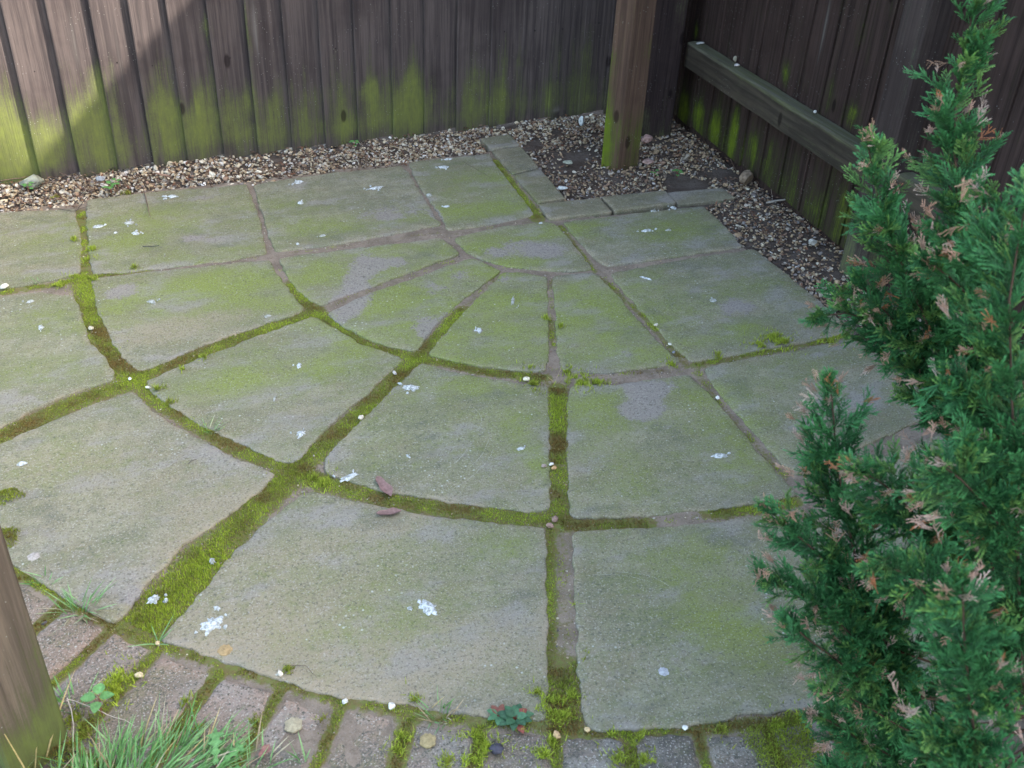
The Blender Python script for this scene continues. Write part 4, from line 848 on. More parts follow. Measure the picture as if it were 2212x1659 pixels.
def leaf_verts(base, d, L, Wd, col, lobed=False, cup=.2, flat=False):
    d = np.array(d, float); d /= np.linalg.norm(d); s = np.cross(d, [0, 0, 1]); s /= np.linalg.norm(s) + 1e-9; up = np.cross(s, d); n = 12 if lobed else 7; V, F, CC = [], [], []
    for i in range(n + 1):
        t = i / n; w_ = Wd * math.sin(math.pi * min(1, t ** .8)) ** .8 + .0006
        if lobed: w_ = Wd * (.25 + .85 * t) * (1.0 if i % 3 == 1 else .42) * (1 if t < .9 else .35)
        p = np.array(base) + d * L * t + np.array([0, 0, -.25 * L * t * t])
        for sgn in (-1, 0, 1): V.append(p + s * sgn * w_ + up * abs(sgn) * w_ * cup - (d * L * .06 * abs(sgn) if lobed else 0)); CC.append(np.array(col) * (1.15 if sgn == 0 else 1))
    for i in range(n):
        for j in (0, 1): a = 3 * i + j; F.append((a, a + 1, a + 4, a + 3))
    return V, F, CC
def plant(name, u, v, leaves, label, cat, z=0.0):
    c = G(u, v, 0); V, F, CC = [], [], []; stemV, stemF, stemC = [], [], []
    for (dx, dy, dz, L, Wd, col, lob, h) in leaves:
        b = (c[0] + dx * .15 * L, c[1] + dy * .15 * L, z + h); v_, f_, c_ = leaf_verts(b, (dx, dy, dz), L, Wd, col, lob); k = len(V); V += v_; CC += c_; F += [tuple(i + k for i in q) for q in f_]
        k = len(V); V += [np.array((c[0] - .0006, c[1], -.005)), np.array((c[0] + .0006, c[1], -.005)), np.array(b) + [.0005, 0, 0], np.array(b) - [.0005, 0, 0]]; CC += [np.array((.28, .10, .06))] * 4; F.append((k, k + 1, k + 2, k + 3))
    o = new_obj(name, fast_mesh(name, V, np.array(F), M_grass, np.array(CC), smooth=True, offset=c)); o.location = c; tag(o, label, cat, 'small weeds'); return o
ros = []
for i in range(15):
    a = i * 2.399; red = i in (2, 8); ros.append((math.cos(a), math.sin(a), .25 + .3 * (i / 15), .030 - .012 * (i / 15), .0068, (.30, .085, .06) if red else random.choice([(.07, .17, .08), (.10, .22, .11), (.06, .14, .07)]), False, .003 + .004 * (i / 15)))
plant('weed_rosette', 1112, 1556, ros, 'small rosette weed with dark green and reddish leaves, at the bottom centre joint', 'weed')
ros2 = [(math.cos(i * 2.4), math.sin(i * 2.4), .4, .020, .005, (.10, .23, .11) if i % 3 else (.24, .09, .06), False, .003) for i in range(8)]
plant('weed_rosette', 1078, 1548, ros2, 'tiny rosette weed just left of the larger reddish one', 'weed')
plant('dandelion_weed', 468, 1668, [(.15, 1, .5, .062, .015, (.17, .36, .12), True, .01), (.8, .35, .5, .055, .013, (.15, .32, .10), True, .008), (1, -.5, .5, .05, .012, (.14, .30, .10), True, .006)], 'dandelion-like weed with pale lobed leaves, right of the big grass clump', 'weed')
plant('seedling', 222, 1548, [(-.9, .3, .2, .024, .009, (.16, .36, .12), False, .045), (.3, .9, .3, .022, .009, (.18, .40, .13), False, .05), (.9, .1, .1, .022, .008, (.15, .34, .11), False, .044), (-.3, -.9, .1, .020, .008, (.14, .30, .10), False, .04)], 'seedling with smooth round leaves on a red stem, by the near post', 'seedling')
for u, v, s, lab in [(1462, 382, 1.2, 'bright green seedling in the gravel right of the reddish post'), (1413, 382, .8, 'pale little seedling in the gravel just below the reddish post'), (765, 318, 1.1, 'green sprig in the gravel below the middle of the left fence'), (240, 415, 1.3, 'low green weed at the joint of gravel and back row slab'), (253, 405, 1.0, 'single-stemmed green weed above the joint of the second slab'), (62, 412, 1.1, 'bright green weed in front of the grey stone block'), (1375, 232, .01, None)]:
    if lab is None: continue
    lv = [(math.cos(i * 1.7 + u), math.sin(i * 1.7 + u), .35, .018 * s, .0055 * s, (.12, .30, .08), False, .008 * s + .004 * i) for i in range(5)]
    plant('seedling', u, v, lv, lab, 'seedling')

# ------------------------------------------------------------------ stones, twigs, flakes
def stone(name, u, v, size, col, label, cat, z=0.0, rot=0.0, grp=None, sharp=5, sink=.25):
    c = G(u, v, z); bm = bmesh.new(); bmesh.ops.create_icosphere(bm, subdivisions=3, radius=1); V = np.array([q.co[:] for q in bm.verts]); F = np.array([[q.index for q in f.verts] for f in bm.faces]); bm.free()
    V += V * (vnoise(V, 1.3, u * .01, 3) * .28)[:, None]
    for _ in range(sharp):
        d = rng.normal(size=3); d /= np.linalg.norm(d); cc = rng.uniform(.5, .8); q = V @ d; m = q > cc; V[m] -= np.outer(q[m] - cc, d)
    V *= np.array(size) / 2; ca, sa = math.cos(rot), math.sin(rot); V = np.stack([V[:, 0] * ca - V[:, 1] * sa, V[:, 0] * sa + V[:, 1] * ca, V[:, 2]], 1); V[:, 2] += size[2] * (.5 - sink)
    colv = np.tile(np.array(col), (len(V), 1)) * (1 + .5 * vnoise(V / max(size) * 2, 2.5, v, 3))[:, None]
    o = new_obj(name, fast_mesh(name, V, F, M_peb, colv, smooth=sharp < 4)); o.location = c; tag(o, label, cat, grp); return o
stone('stone_block', 66, 400, (.085, .055, .045), (.22, .23, .18), 'pale grey lichen-covered stone block under the left end of the fence', 'stone', rot=.3)
stone('stone', 1396, 305, (.042, .034, .034), (.42, .27, .23), 'pinkish stone beside the foot of the reddish post', 'stone')
stone('stone', 1612, 392, (.058, .045, .05), (.22, .16, .11), 'brown block-shaped stone under the right fence', 'stone', rot=.6)
stone('stone', 1256, 268, (.022, .02, .045), (.50, .52, .50), 'upright white flint shard in the gravel left of the reddish post', 'stone')
stone('stone', 1215, 408, (.035, .022, .014), (.48, .49, .46), 'pale flat flint beside the nearest block of the narrow column', 'stone')
stone('stone', 1225, 352, (.04, .03, .012), (.30, .31, .24), 'flat grey-green stone on the bare soil', 'stone')
stone('stone', 1400, 350, (.05, .04, .018), (.36, .24, .20), 'flat reddish stone right of the foot of the reddish post', 'stone')
stone('stone', 220, 388, (.035, .025, .018), (.28, .29, .30), 'bluish grey stone among the pale gravel on the left', 'stone')
stone('stone', 1755, 525, (.028, .024, .02), (.40, .38, .33), 'rounded grey stone in the gravel near the conifer', 'stone')
for u, v, r, col, lab in [(10, 622, .020, (.70, .67, .58), 'white pebble in the joint at the left edge of the photo'), (197, 711, .014, (.50, .43, .30), 'tan pebble on the mossy curve at the left'), (780, 904, .014, (.66, .58, .46), 'cream pebble on the diagonal mossy joint'), (853, 807, .012, (.50, .45, .40), 'greyish pebble on the diagonal joint below the inner ring'), (1137, 821, .015, (.70, .62, .45), 'cream pebble at the joint left of the mossy crossing'), (1550, 861, .011, (.70, .68, .62), 'white pebble on the joint left of the half-hidden slab'),
        (1191, 1004, .010, (.78, .75, .68), 'small white pebble in the upright joint, upper of a trio'), (1197, 1012, .011, (.50, .30, .14), 'orange pebble in the upright joint, lower of a trio'), (1175, 1008, .011, (.42, .32, .27), 'brownish pebble on the slab edge beside the white and orange ones'), (1187, 1138, .014, (.30, .19, .15), 'reddish brown pebble at the lower crossing, lower of a pair'), (1198, 1124, .015, (.28, .18, .14), 'reddish brown pebble at the lower crossing, upper of a pair'),
        (1417, 703, .011, (.62, .56, .45), 'cream pebble on the sloping joint right of the inner ring'), (1455, 762, .009, (.20, .21, .23), 'dark pebble on the sloping joint near its crossing'), (1447, 745, .009, (.62, .60, .52), 'tiny pale pebble just above the dark pebble'), (1202, 1589, .015, (.55, .36, .18), 'orange-tan pebble at the bottom of the upright joint'), (1268, 1577, .010, (.58, .42, .22), 'small tan pebble at the corner of the dark slab'), (1074, 1622, .021, (.06, .055, .07), 'round blackish pebble on the brick paver'),
        (846, 1526, .013, (.72, .70, .62), 'white shell-like chip on the moss, right one'), (745, 1517, .010, (.68, .66, .60), 'white shell-like chip on the moss, left one'), (301, 1460, .013, (.60, .48, .28), 'tan husk beside the feathery moss tuft'), (605, 1456, .011, (.66, .58, .46), 'cream husk in the joint above the brick pavers'), (341, 1391, .009, (.55, .40, .22), 'tiny tan pebble at the end of the bright moss strip'), (1480, 1573, .010, (.72, .70, .64), 'white chip in the joint below the dark slab'), (320, 838, .010, (.66, .62, .54), 'white pebble at the left mossy crossing'), (281, 820, .009, (.66, .64, .58), 'tiny white pebble just left of the left mossy crossing'), (295, 533, .006, (.2, .16, .12), None)]:
    if lab: stone('pebble', u, v, (r * 1.15, r * .85, r * .6), col, lab, 'pebble', grp='loose pebbles on the paving', sharp=2, rot=u, sink=.1, z=.001)
def twig(px, r, col, label, z=.004, zs=None, name='twig'):
    P_ = [G(u, v, z) for u, v in px]; c = P_[0]; V, F = [], []
    pts = []
    for a, b in zip(P_[:-1], P_[1:]):
        for t in np.linspace(0, 1, 6)[:-1]: pts.append(a + (b - a) * t)
    pts.append(P_[-1]); pts = np.array(pts); pts[:, 2] += np.abs(vnoise(pts, 30, u if False else 1.0, 2)) * .006 + r; pts[:, :2] += np.stack([vnoise(pts, 40, 2, 2), vnoise(pts, 40, 7, 2)], 1) * .002
    n = len(pts); 
    for i, p in enumerate(pts):
        d = pts[min(i + 1, n - 1)] - pts[max(i - 1, 0)]; d /= np.linalg.norm(d); s = np.cross(d, [0, 0, 1]); s /= np.linalg.norm(s); q = np.cross(s, d); rr = r * (1 - .5 * i / n)
        for k in range(6): V.append(p + (s * math.cos(k * 1.047) + q * math.sin(k * 1.047)) * rr)
    for i in range(n - 1):
        for k in range(6): F.append((i * 6 + k, i * 6 + (k + 1) % 6, (i + 1) * 6 + (k + 1) % 6, (i + 1) * 6 + k))
    o = new_obj(name, fast_mesh(name, V, np.array(F), M_twig, np.tile(col, (len(V), 1)), smooth=True, offset=c)); o.location = c; tag(o, label, 'twig', 'dry twigs'); return o
BR = (.17, .11, .08)
twig([(100, 364), (145, 380), (190, 392), (290, 405)], .0016, BR, 'long brown twig across the pale gravel at the left')
twig([(0, 393), (55, 384), (105, 376)], .0013, BR, 'thin twig along the foot of the fence at the far left')
twig([(310, 405), (318, 440), (325, 470)], .0016, BR, 'brown twig reaching from the gravel onto the back row slab')
twig([(187, 428), (172, 448), (165, 458)], .0013, (.08, .06, .05), 'dark twig at the top of the mossy upright joint')
twig([(125, 452), (160, 458), (196, 444)], .0010, (.07, .055, .05), 'hair-thin dark stem lying across the top of the mossy joint')
twig([(308, 535), (345, 532)], .0013, (.05, .055, .06), 'short straight dark stick on the second back row slab')
twig([(845, 317), (880, 328), (912, 341)], .0018, (.40, .30, .19), 'pale tan stick in the gravel below the left fence')
twig([(1655, 440), (1700, 434)], .0040, (.36, .32, .27), 'flat pale stick in the gravel beside the right fence')
twig([(1577, 345), (1590, 370)], .0010, BR, 'thin upright twig beside the brown block-shaped stone')
twig([(1665, 400), (1668, 432)], .0010, (.34, .25, .19), 'thin pale stem in the gravel near the right fence')
twig([(615, 1437), (660, 1440), (683, 1465)], .0006, (.10, .07, .06), 'hair-thin curved stem on the bottom centre slab')
twig([(407, 1006), (425, 996)], .0011, (.12, .10, .08), 'tiny dark stick on the large left outer slab')
twig([(1000, 350), (1060, 385)], .0006, (.07, .06, .05), 'fine dark stem on the back row slab near the edging blocks')
twig([(148, 1488 + 25), (195, 1528), (290, 1568)], .0010, (.50, .42, .34), 'straw stem lying across the joint beside the near post', z=.012)
twig([(147, 1511), (158, 1560), (160, 1605)], .0010, (.52, .44, .36), 'straw stem hanging beside the near post', z=.015)
def flake(u, v, L, Wd, ang, col, label, curl=.3):
    c = G(u, v, .004); V, F = [], []; n = 10
    for i in range(n + 1):
        t = i / n * 2 - 1; w_ = Wd / 2 * (1 - abs(t) ** 3) * (1 + .2 * math.sin(t * 5)) + .0005
        for s in (-1, 0, 1): V.append((t * L / 2, s * w_ + .12 * L * math.sin(t * 2) * .3, abs(s) * w_ * curl + .0025 + .002 * t * t))
    for i in range(n):
        for j in (0, 1): a = 3 * i + j; F.append((a, a + 1, a + 4, a + 3))
    V = np.array(V); V2 = V.copy(); V2[:, 2] -= .0012; m = len(V); V = np.concatenate([V, V2]); F += [tuple(q + m for q in f[::-1]) for f in F]
    o = new_obj('bark_flake', fast_mesh('bark_flake', V, np.array(F), M_twig, np.tile(col, (len(V), 1)), smooth=True)); o.location = c; o.rotation_euler = (0, 0, ang); tag(o, label, 'bark flake', 'bark flakes'); return o
def gang(u0, v0, u1, v1): a, b = G(u0, v0), G(u1, v1); return math.atan2(b[1] - a[1], b[0] - a[0]), float(np.linalg.norm(b - a))
a_, L_ = gang(818, 1030, 843, 1075); flake(830, 1053, L_, .020, a_, (.24, .145, .125), 'pinkish brown bark flake standing across the mossy curved joint')
a_, L_ = gang(812, 1110, 866, 1107); flake(840, 1109, L_, .016, a_, (.23, .14, .12), 'pinkish brown bark flake lying at the top of the bottom centre slab')
a_, L_ = gang(558, 1640, 585, 1612); flake(572, 1625, L_ * .9, .012, a_, (.25, .12, .10), 'small reddish leaf scrap on a brick paver at the bottom')
a_, L_ = gang(335, 375, 368, 386); flake(352, 380, L_, .012, a_, (.30, .19, .13), 'reddish brown bark scrap in the gravel at the left')

for u, v, z, sz, col, lab in [(1512, 95, .336, (.035, .018, .008), (.42, .40, .37), 'crumbled grey leaf on top of the fence rail'), (1587, 133, .336, (.016, .010, .022), (.34, .30, .22), 'curled dry leaf standing on the fence rail'), (1592, 143, .336, (.022, .012, .010), (.60, .54, .50), 'pinkish white scrap on the fence rail'), (1760, 244, .336, (.010, .008, .010), (.62, .60, .55), 'tiny white scrap further along the fence rail')]:
    c = G(u, v, z); o = stone('leaf_scrap', u, v, sz, col, lab, 'leaf scrap', z=z, sharp=3, sink=.1)
# ------------------------------------------------------------------ bird droppings
def dropping(u, v, rx, ry, ang, label, spikes=.35, pieces=3, surf=None, seedk=0):
    rs = random.Random(int(u * 7 + v + seedk)); c = G(u, v, .003) if surf is None else surf[0]
    V, F = [], []; M_d = M_drop if rs.random() < .45 or rx > .016 else M_drop2
    def blob(x, y, r1, r2, a0, sp):
        n = 44; k = len(V); V.append((x, y, .0016)); p0_, p1_, p2_ = rs.uniform(0, 6), rs.uniform(0, 6), rs.uniform(0, 6); prof = [1 + sp * (.45 * math.sin(2 * math.pi * i / n * 2 + p0_) + .35 * math.sin(2 * math.pi * i / n * 5 + p1_) + .3 * math.sin(2 * math.pi * i / n * 9 + p2_)) + sp * .45 * (rs.random() - .5) for i in range(n)]
        for ring, (q, z) in enumerate(((.62, .0014), (1.0, .0))):
            for i in range(n):
                t = i / n * 2 * math.pi; rr = q * (prof[i] if ring else 1 + (prof[i] - 1) * .4); X, Y = math.cos(t) * rr * r1, math.sin(t) * rr * r2
                V.append((x + X * math.cos(a0) - Y * math.sin(a0), y + X * math.sin(a0) + Y * math.cos(a0), z - (.0025 if ring else 0)))
        for i in range(n):
            j = (i + 1) % n; F.append((k, k + 1 + i, k + 1 + j)); F.append((k + 1 + i, k + 1 + n + i, k + 1 + n + j)); F.append((k + 1 + i, k + 1 + n + j, k + 1 + j))
    blob(0, 0, rx * .85, ry * .85, ang, spikes * .8)
    for _ in range(pieces):
        a = rs.uniform(0, 6.28); d = rs.uniform(1.1, 2.0); s = rs.uniform(.10, .3)
        blob(math.cos(a) * rx * d, math.sin(a) * ry * d, rx * s, min(rx, ry) * s, a, spikes)
    o = new_obj('bird_dropping', fast_mesh('bird_dropping', V, np.array(F), M_d, smooth=True)); o.location = c
    if surf is not None: o.rotation_euler = surf[1]
    tag(o, label, 'bird dropping', 'bird droppings'); return o
for (u, v, rx, ry, a, lab, sp, pc) in [
    (212, 488, .019, .012, .1, 'bright white dropping beside the mossy upright joint, left of a pair', .25, 1), (279, 480, .016, .013, 0, 'bright white round dropping, right of a pair on the second slab', .25, 4), (293, 503, .012, .010, 0, 'broken white dropping just below the round one', .7, 4), (250, 502, .006, .006, 0, 'faint small dropping between the mossy joint and the broken one', .5, 0),
    (372, 423, .017, .010, 0, 'scattered whitish dropping near the gravel on the second slab', .8, 5), (645, 392, .020, .011, .2, 'streaky white dropping at the gravel edge of the third slab', .7, 3), (649, 437, .012, .010, 0, 'small bright dropping near the top of the third slab', .3, 1), (697, 508, .012, .005, 0, 'thin flat dropping on the lower edge of the third slab', .2, 1), (643, 526, .005, .006, 0, 'tiny dropping at the joint below the third slab', .4, 0),
    (812, 405, .020, .012, 0, 'washed-out whitish dropping at the right of the third slab', .9, 4), (927, 420, .011, .013, 0, 'bright drop-shaped dropping at the left edge of the fourth slab', .2, 0), (965, 445, .013, .005, 0, 'short horizontal dropping low on the fourth slab', .4, 1), (958, 360, .018, .014, .3, 'pale smeared dropping at the top of the fourth slab', .8, 3), (968, 343, .014, .008, 0, 'whitish dropping touching the gravel above the fourth slab', .6, 1),
    (1116, 333, .011, .010, 0, 'star-shaped dropping on the second edging block', .7, 0), (1168, 481, .008, .004, 0, 'tiny white dropping at the tip of the quarter-round slab', .2, 0), (1397, 497, .018, .010, .2, 'double-streaked dropping on the slab by the edging row', .6, 3), (1444, 496, .010, .006, 0, 'small dropping right of the double-streaked one', .5, 0), (1455, 448, .012, .010, 0, 'white dropping at the edge of the rightmost edging block', .5, 2), (1412, 455, .010, .007, 0, 'faint dropping below the middle edging block', .7, 2),
    (1541, 648, .011, .010, 0, 'white dropping in the middle of the slab with purple blotches', .3, 1), (1395, 600, .022, .003, -.9, 'thin line-like dropping streak near the right joint crossing', .3, 0), (327, 650, .012, .009, 0, 'crumbly white dropping on the slab with the oval grey patch', .8, 4), (65, 650, .011, .007, .2, 'white dropping at the upper right of the left-edge slab', .3, 1), (578, 682, .009, .006, 0, 'small dropping above the mossy joint near the ring crossing', .5, 0),
    (88, 706, .006, .016, 0, 'vertical broken dropping on the slab at the left edge', .7, 2), (646, 788, .007, .012, -.3, 'small upright dropping on the slab between diagonal joints', .5, 1), (593, 860, .0035, .010, -.4, 'thin slanted dropping on the slab between diagonal joints', .4, 0), (650, 935, .012, .009, 0, 'broken dropping near the right corner of the slab between diagonal joints', .8, 3), (887, 836, .019, .014, 0, 'large splashed star-shaped white dropping on a middle ring slab', .75, 2),
    (755, 1029, .028, .008, .25, 'long feathered white streak at the corner of the scratched slab', .6, 2), (882, 985, .003, .010, .4, 'thin short white streak in the scratched slab', .3, 1), (1125, 968, .009, .006, 0, 'faint chalky dropping near the upright joint', .7, 1), (1555, 983, .020, .009, -.35, 'oval white dropping on the slab with the pinkish hollow', .35, 1), (47, 1000, .012, .007, 0, 'smooth oval dropping on the large left outer slab', .1, 0), (925, 1311, .017, .021, .7, 'large ragged bluish white dropping on the bottom centre slab', .5, 2),
    (458, 1347, .020, .022, -.2, 'large ragged white dropping at the lower left of the bottom centre slab', .7, 4), (458, 1210, .007, .008, 0, 'small dropping on the bright moss strip', .6, 1), (331, 1293, .014, .009, .3, 'white dropping on the moss and grass at the end of the left slab', .8, 3), (1108, 648, .006, .022, -.35, 'thin chalky streak on the narrow green inner slab', .7, 2), (1035, 712, .008, .012, 0, 'powdery whitish blotch low on the narrow green inner slab', .9, 3)]:
    dropping(u, v, rx, ry, a, lab, sp, pc)

allst = [o for o in C.objects if o.name.startswith('paving_slab') or o.name.startswith('brick_paver')]
for u, v, r, col in [(486, 1405, .012, (.36, .25, .12)), (634, 1566, .014, (.36, .31, .20)), (924, 1600, .013, (.33, .26, .13)), (73, 1203, .011, (.36, .32, .28)), (1432, 1452, .012, (.40, .40, .41))]:
    c = G(u, v); par = min(allst, key=lambda o: (o.location.x - c[0]) ** 2 + (o.location.y - c[1]) ** 2)
    V = [(c[0], c[1], .0035)] + [(c[0] + math.cos(i * .3142) * r * (1 + .12 * math.sin(i * 1.9 + u)), c[1] + math.sin(i * .3142) * r * (1 + .1 * math.sin(i * 2.7)), .0012) for i in range(20)]
    V += [(x, y, -.002) for x, y, z in V[1:]]
    F = [(0, 1 + i, 1 + (i + 1) % 20) for i in range(20)]
    me = fast_mesh('lichen_spot', V, [np.array(F), np.array([(1 + i, 21 + i, 21 + (i + 1) % 20, 1 + (i + 1) % 20) for i in range(20)])], M_scr, np.tile(col, (41, 1)), offset=par.location)
    o = new_obj('lichen_spot', me, par); o['label'] = 'round pale lichen spot'
# ------------------------------------------------------------------ conifer
def prism(p, q, r0, r1, nrm, V, F):
    d = q - p; L = np.linalg.norm(d); d = d / L; s = np.cross(d, nrm); s /= np.linalg.norm(s) + 1e-9; k = len(V)
    mid = p + d * L * .55
    for c, r in ((p, r0 * .8), (mid, r0)):
        V.append(c + s * r); V.append(c + nrm * r * .5); V.append(c - s * r); V.append(c - nrm * r * .5)
    V.append(q + d * r1)
    for i in range(4): j = (i + 1) % 4; F.append((k + i, k + j, k + 4 + j)); F.append((k + i, k + 4 + j, k + 4 + i)); F.append((k + 4 + i, k + 4 + j, k + 8))
def make_spray(seed, L=.062, dead=False):
    rs = np.random.default_rng(seed); V, F, T = [], [], []
    n3 = np.array([0, 0, 1.0]); x = np.array([1.0, 0, 0]); pts = [np.zeros(3)]; d = x.copy(); N = 11; bend = rs.normal(0, .05)
    for i in range(N): d = d + np.array([0, bend + rs.normal(0, .05), rs.normal(.015, .04)]); d /= np.linalg.norm(d); pts.append(pts[-1] + d * L / N)
    def add(p, q, r0, r1, t):
        k = len(V); prism(p, q, r0, r1, n3, V, F); T.extend([t] * (len(V) - k))
    for i in range(N): add(pts[i], pts[i + 1], .0012 * (1.15 - i / N * .5), .0008, .1 + .6 * i / N)
    for i in range(1, N):
        for sg in (-1, 1):
            if rs.random() < (.5 if dead else .12): continue
            t = i / N; l = L * (.42 * (1 - t) ** .45 + .12) * rs.uniform(.7, 1.25); an = sg * rs.uniform(.38, .78); b = pts[i + 1] - pts[i]; b /= np.linalg.norm(b)
            dd = np.array([b[0] * math.cos(an) - b[1] * math.sin(an), b[0] * math.sin(an) + b[1] * math.cos(an), rs.normal(0, .34)]); p = pts[i]; m = max(2, int(l / .0065))
            for j in range(m):
                q = p + dd * l / m; add(p, q, .0024 if dead else .00180, .0015 if dead else .0015, .25 + .75 * (j + 1) / m); 
                if j < m - 1 or m == 2:
                    for s2 in (-1, 1):
                        if dead or rs.random() < .62: continue
                        a2 = s2 * rs.uniform(.5, .8); e = np.array([dd[0] * math.cos(a2) - dd[1] * math.sin(a2), dd[0] * math.sin(a2) + dd[1] * math.cos(a2), dd[2] + rs.normal(0, .2)]); add(q, q + e * rs.uniform(.004, .010) * (1 - .5 * j / m), .0009, .0007, .45 + .55 * (j + 1) / m)
                dd = dd + np.array([.10, 0, rs.normal(0, .05)]); dd /= np.linalg.norm(dd); p = q
    return np.array(V), np.array(F), np.array(T)
SPR = [make_spray(s) for s in range(6)]; SPD = [make_spray(s + 20, dead=True) for s in range(4)]
print('spray tris', [len(s[1]) for s in SPR])
# leaders: (list of (u, v, depth, radius m)), density
LEAD = [
 ([(2140, -120, 1.22, .012), (2105, 0, 1.24, .028), (2085, 120, 1.27, .055), (2060, 250, 1.30, .070), (2065, 400, 1.33, .078), (2090, 560, 1.36, .085), (2100, 760, 1.38, .10), (2120, 1000, 1.44, .11), (2150, 1300, 1.52, .12), (2170, 1550, 1.62, .10)], 1.0),
 ([(1868, 288, 1.25, .010), (1885, 360, 1.27, .030), (1905, 470, 1.30, .050), (1945, 560, 1.33, .062), (1985, 660, 1.36, .070), (2040, 780, 1.40, .08), (2100, 950, 1.46, .09), (2140, 1200, 1.52, .09)], 1.15),
 ([(1790, 812, 1.20, .010), (1800, 880, 1.22, .030), (1805, 980, 1.24, .050), (1825, 1090, 1.27, .065), (1850, 1220, 1.30, .080), (1890, 1350, 1.36, .095), (1950, 1500, 1.44, .10), (2060, 1620, 1.54, .08)], 1.0),
 ([(2080, 1232, .93, .008), (2078, 1300, .95, .034), (2085, 1400, .97, .050), (2095, 1520, 1.00, .062), (2120, 1680, 1.06, .07), (2150, 1800, 1.15, .07)], 1.1),
 ([(2225, 400, 1.02, .015), (2200, 520, 1.04, .045), (2180, 650, 1.07, .070), (2185, 850, 1.10, .080), (2195, 1050, 1.13, .085), (2200, 1250, 1.18, .085), (2210, 1500, 1.25, .085)], .9),
 ([(1750, 690, 1.38, .014), (1810, 672, 1.39, .035), (1880, 690, 1.40, .050), (1960, 760, 1.42, .06), (2060, 900, 1.48, .06)], .9),
 ([(1845, 590, 1.36, .010), (1865, 625, 1.37, .025), (1920, 680, 1.39, .04), (1990, 760, 1.42, .05)], .8),
 ([(1645, 1085, 1.22, .010), (1690, 1130, 1.23, .026), (1750, 1180, 1.25, .042), (1830, 1260, 1.29, .055), (1920, 1400, 1.36, .06)], 1.0),
 ([(1640, 1255, 1.24, .012), (1690, 1265, 1.25, .034), (1760, 1300, 1.27, .048), (1850, 1380, 1.31, .055), (1950, 1500, 1.4, .06)], 1.1),
 ([(1690, 1330, 1.25, .010), (1730, 1370, 1.26, .030), (1800, 1420, 1.29, .04), (1900, 1500, 1.36, .05)], .9),
 ([(1750, 1540, 1.36, .010), (1790, 1555, 1.37, .034), (1860, 1600, 1.40, .05), (1960, 1650, 1.46, .06), (2080, 1700, 1.55, .06)], 1.1),
 ([(1760, 1490, 1.32, .008), (1810, 1495, 1.33, .025), (1880, 1530, 1.36, .035), (1960, 1580, 1.42, .04)], .8),
 ([(1780, 1660, 1.42, .02), (1850, 1690, 1.44, .05), (1960, 1720, 1.50, .06), (2060, 1740, 1.56, .06)], 1.0),
 ([(1840, 1010, 1.15, .012), (1890, 1030, 1.16, .035), (1960, 1090, 1.20, .055), (2040, 1200, 1.28, .065), (2100, 1350, 1.38, .07)], 1.0),
 ([(1870, 1230, 1.08, .012), (1930, 1225, 1.10, .036), (1990, 1270, 1.14, .055), (2070, 1380, 1.22, .06), (2130, 1500, 1.34, .06)], 1.0),
 ([(2010, 490, 1.16, .010), (2050, 520, 1.17, .035), (2120, 570, 1.19, .045), (2180, 660, 1.22, .055)], 1.0),
 ([(2100, 400, 1.12, .010), (2140, 440, 1.12, .030), (2200, 500, 1.14, .045)], 1.0),
 ([(2030, 800, 1.12, .012), (2070, 830, 1.13, .04), (2130, 900, 1.16, .06), (2190, 1000, 1.2, .07)], 1.0),
 ([(1985, 560, 1.22, .012), (2020, 575, 1.23, .036), (2080, 620, 1.26, .05), (2110, 700, 1.3, .06)], .8),
 ([(2000, 990, 1.05, .012), (2050, 1010, 1.06, .04), (2120, 1080, 1.10, .06), (2190, 1180, 1.14, .07)], 1.0),
]
base_pt = np.array([.12, -2.0, 0.0])
SPR_M = []   # (origin, dir, normal, scale, kind)  kind 0 green, 1 dead
STEM = []
def interp_poly(P_, t):
    s = np.concatenate([[0], np.cumsum(np.linalg.norm(np.diff(P_[:, :3], axis=0), axis=1))]); s /= s[-1]
    return np.array([np.interp(t, s, P_[:, k]) for k in range(P_.shape[1])])
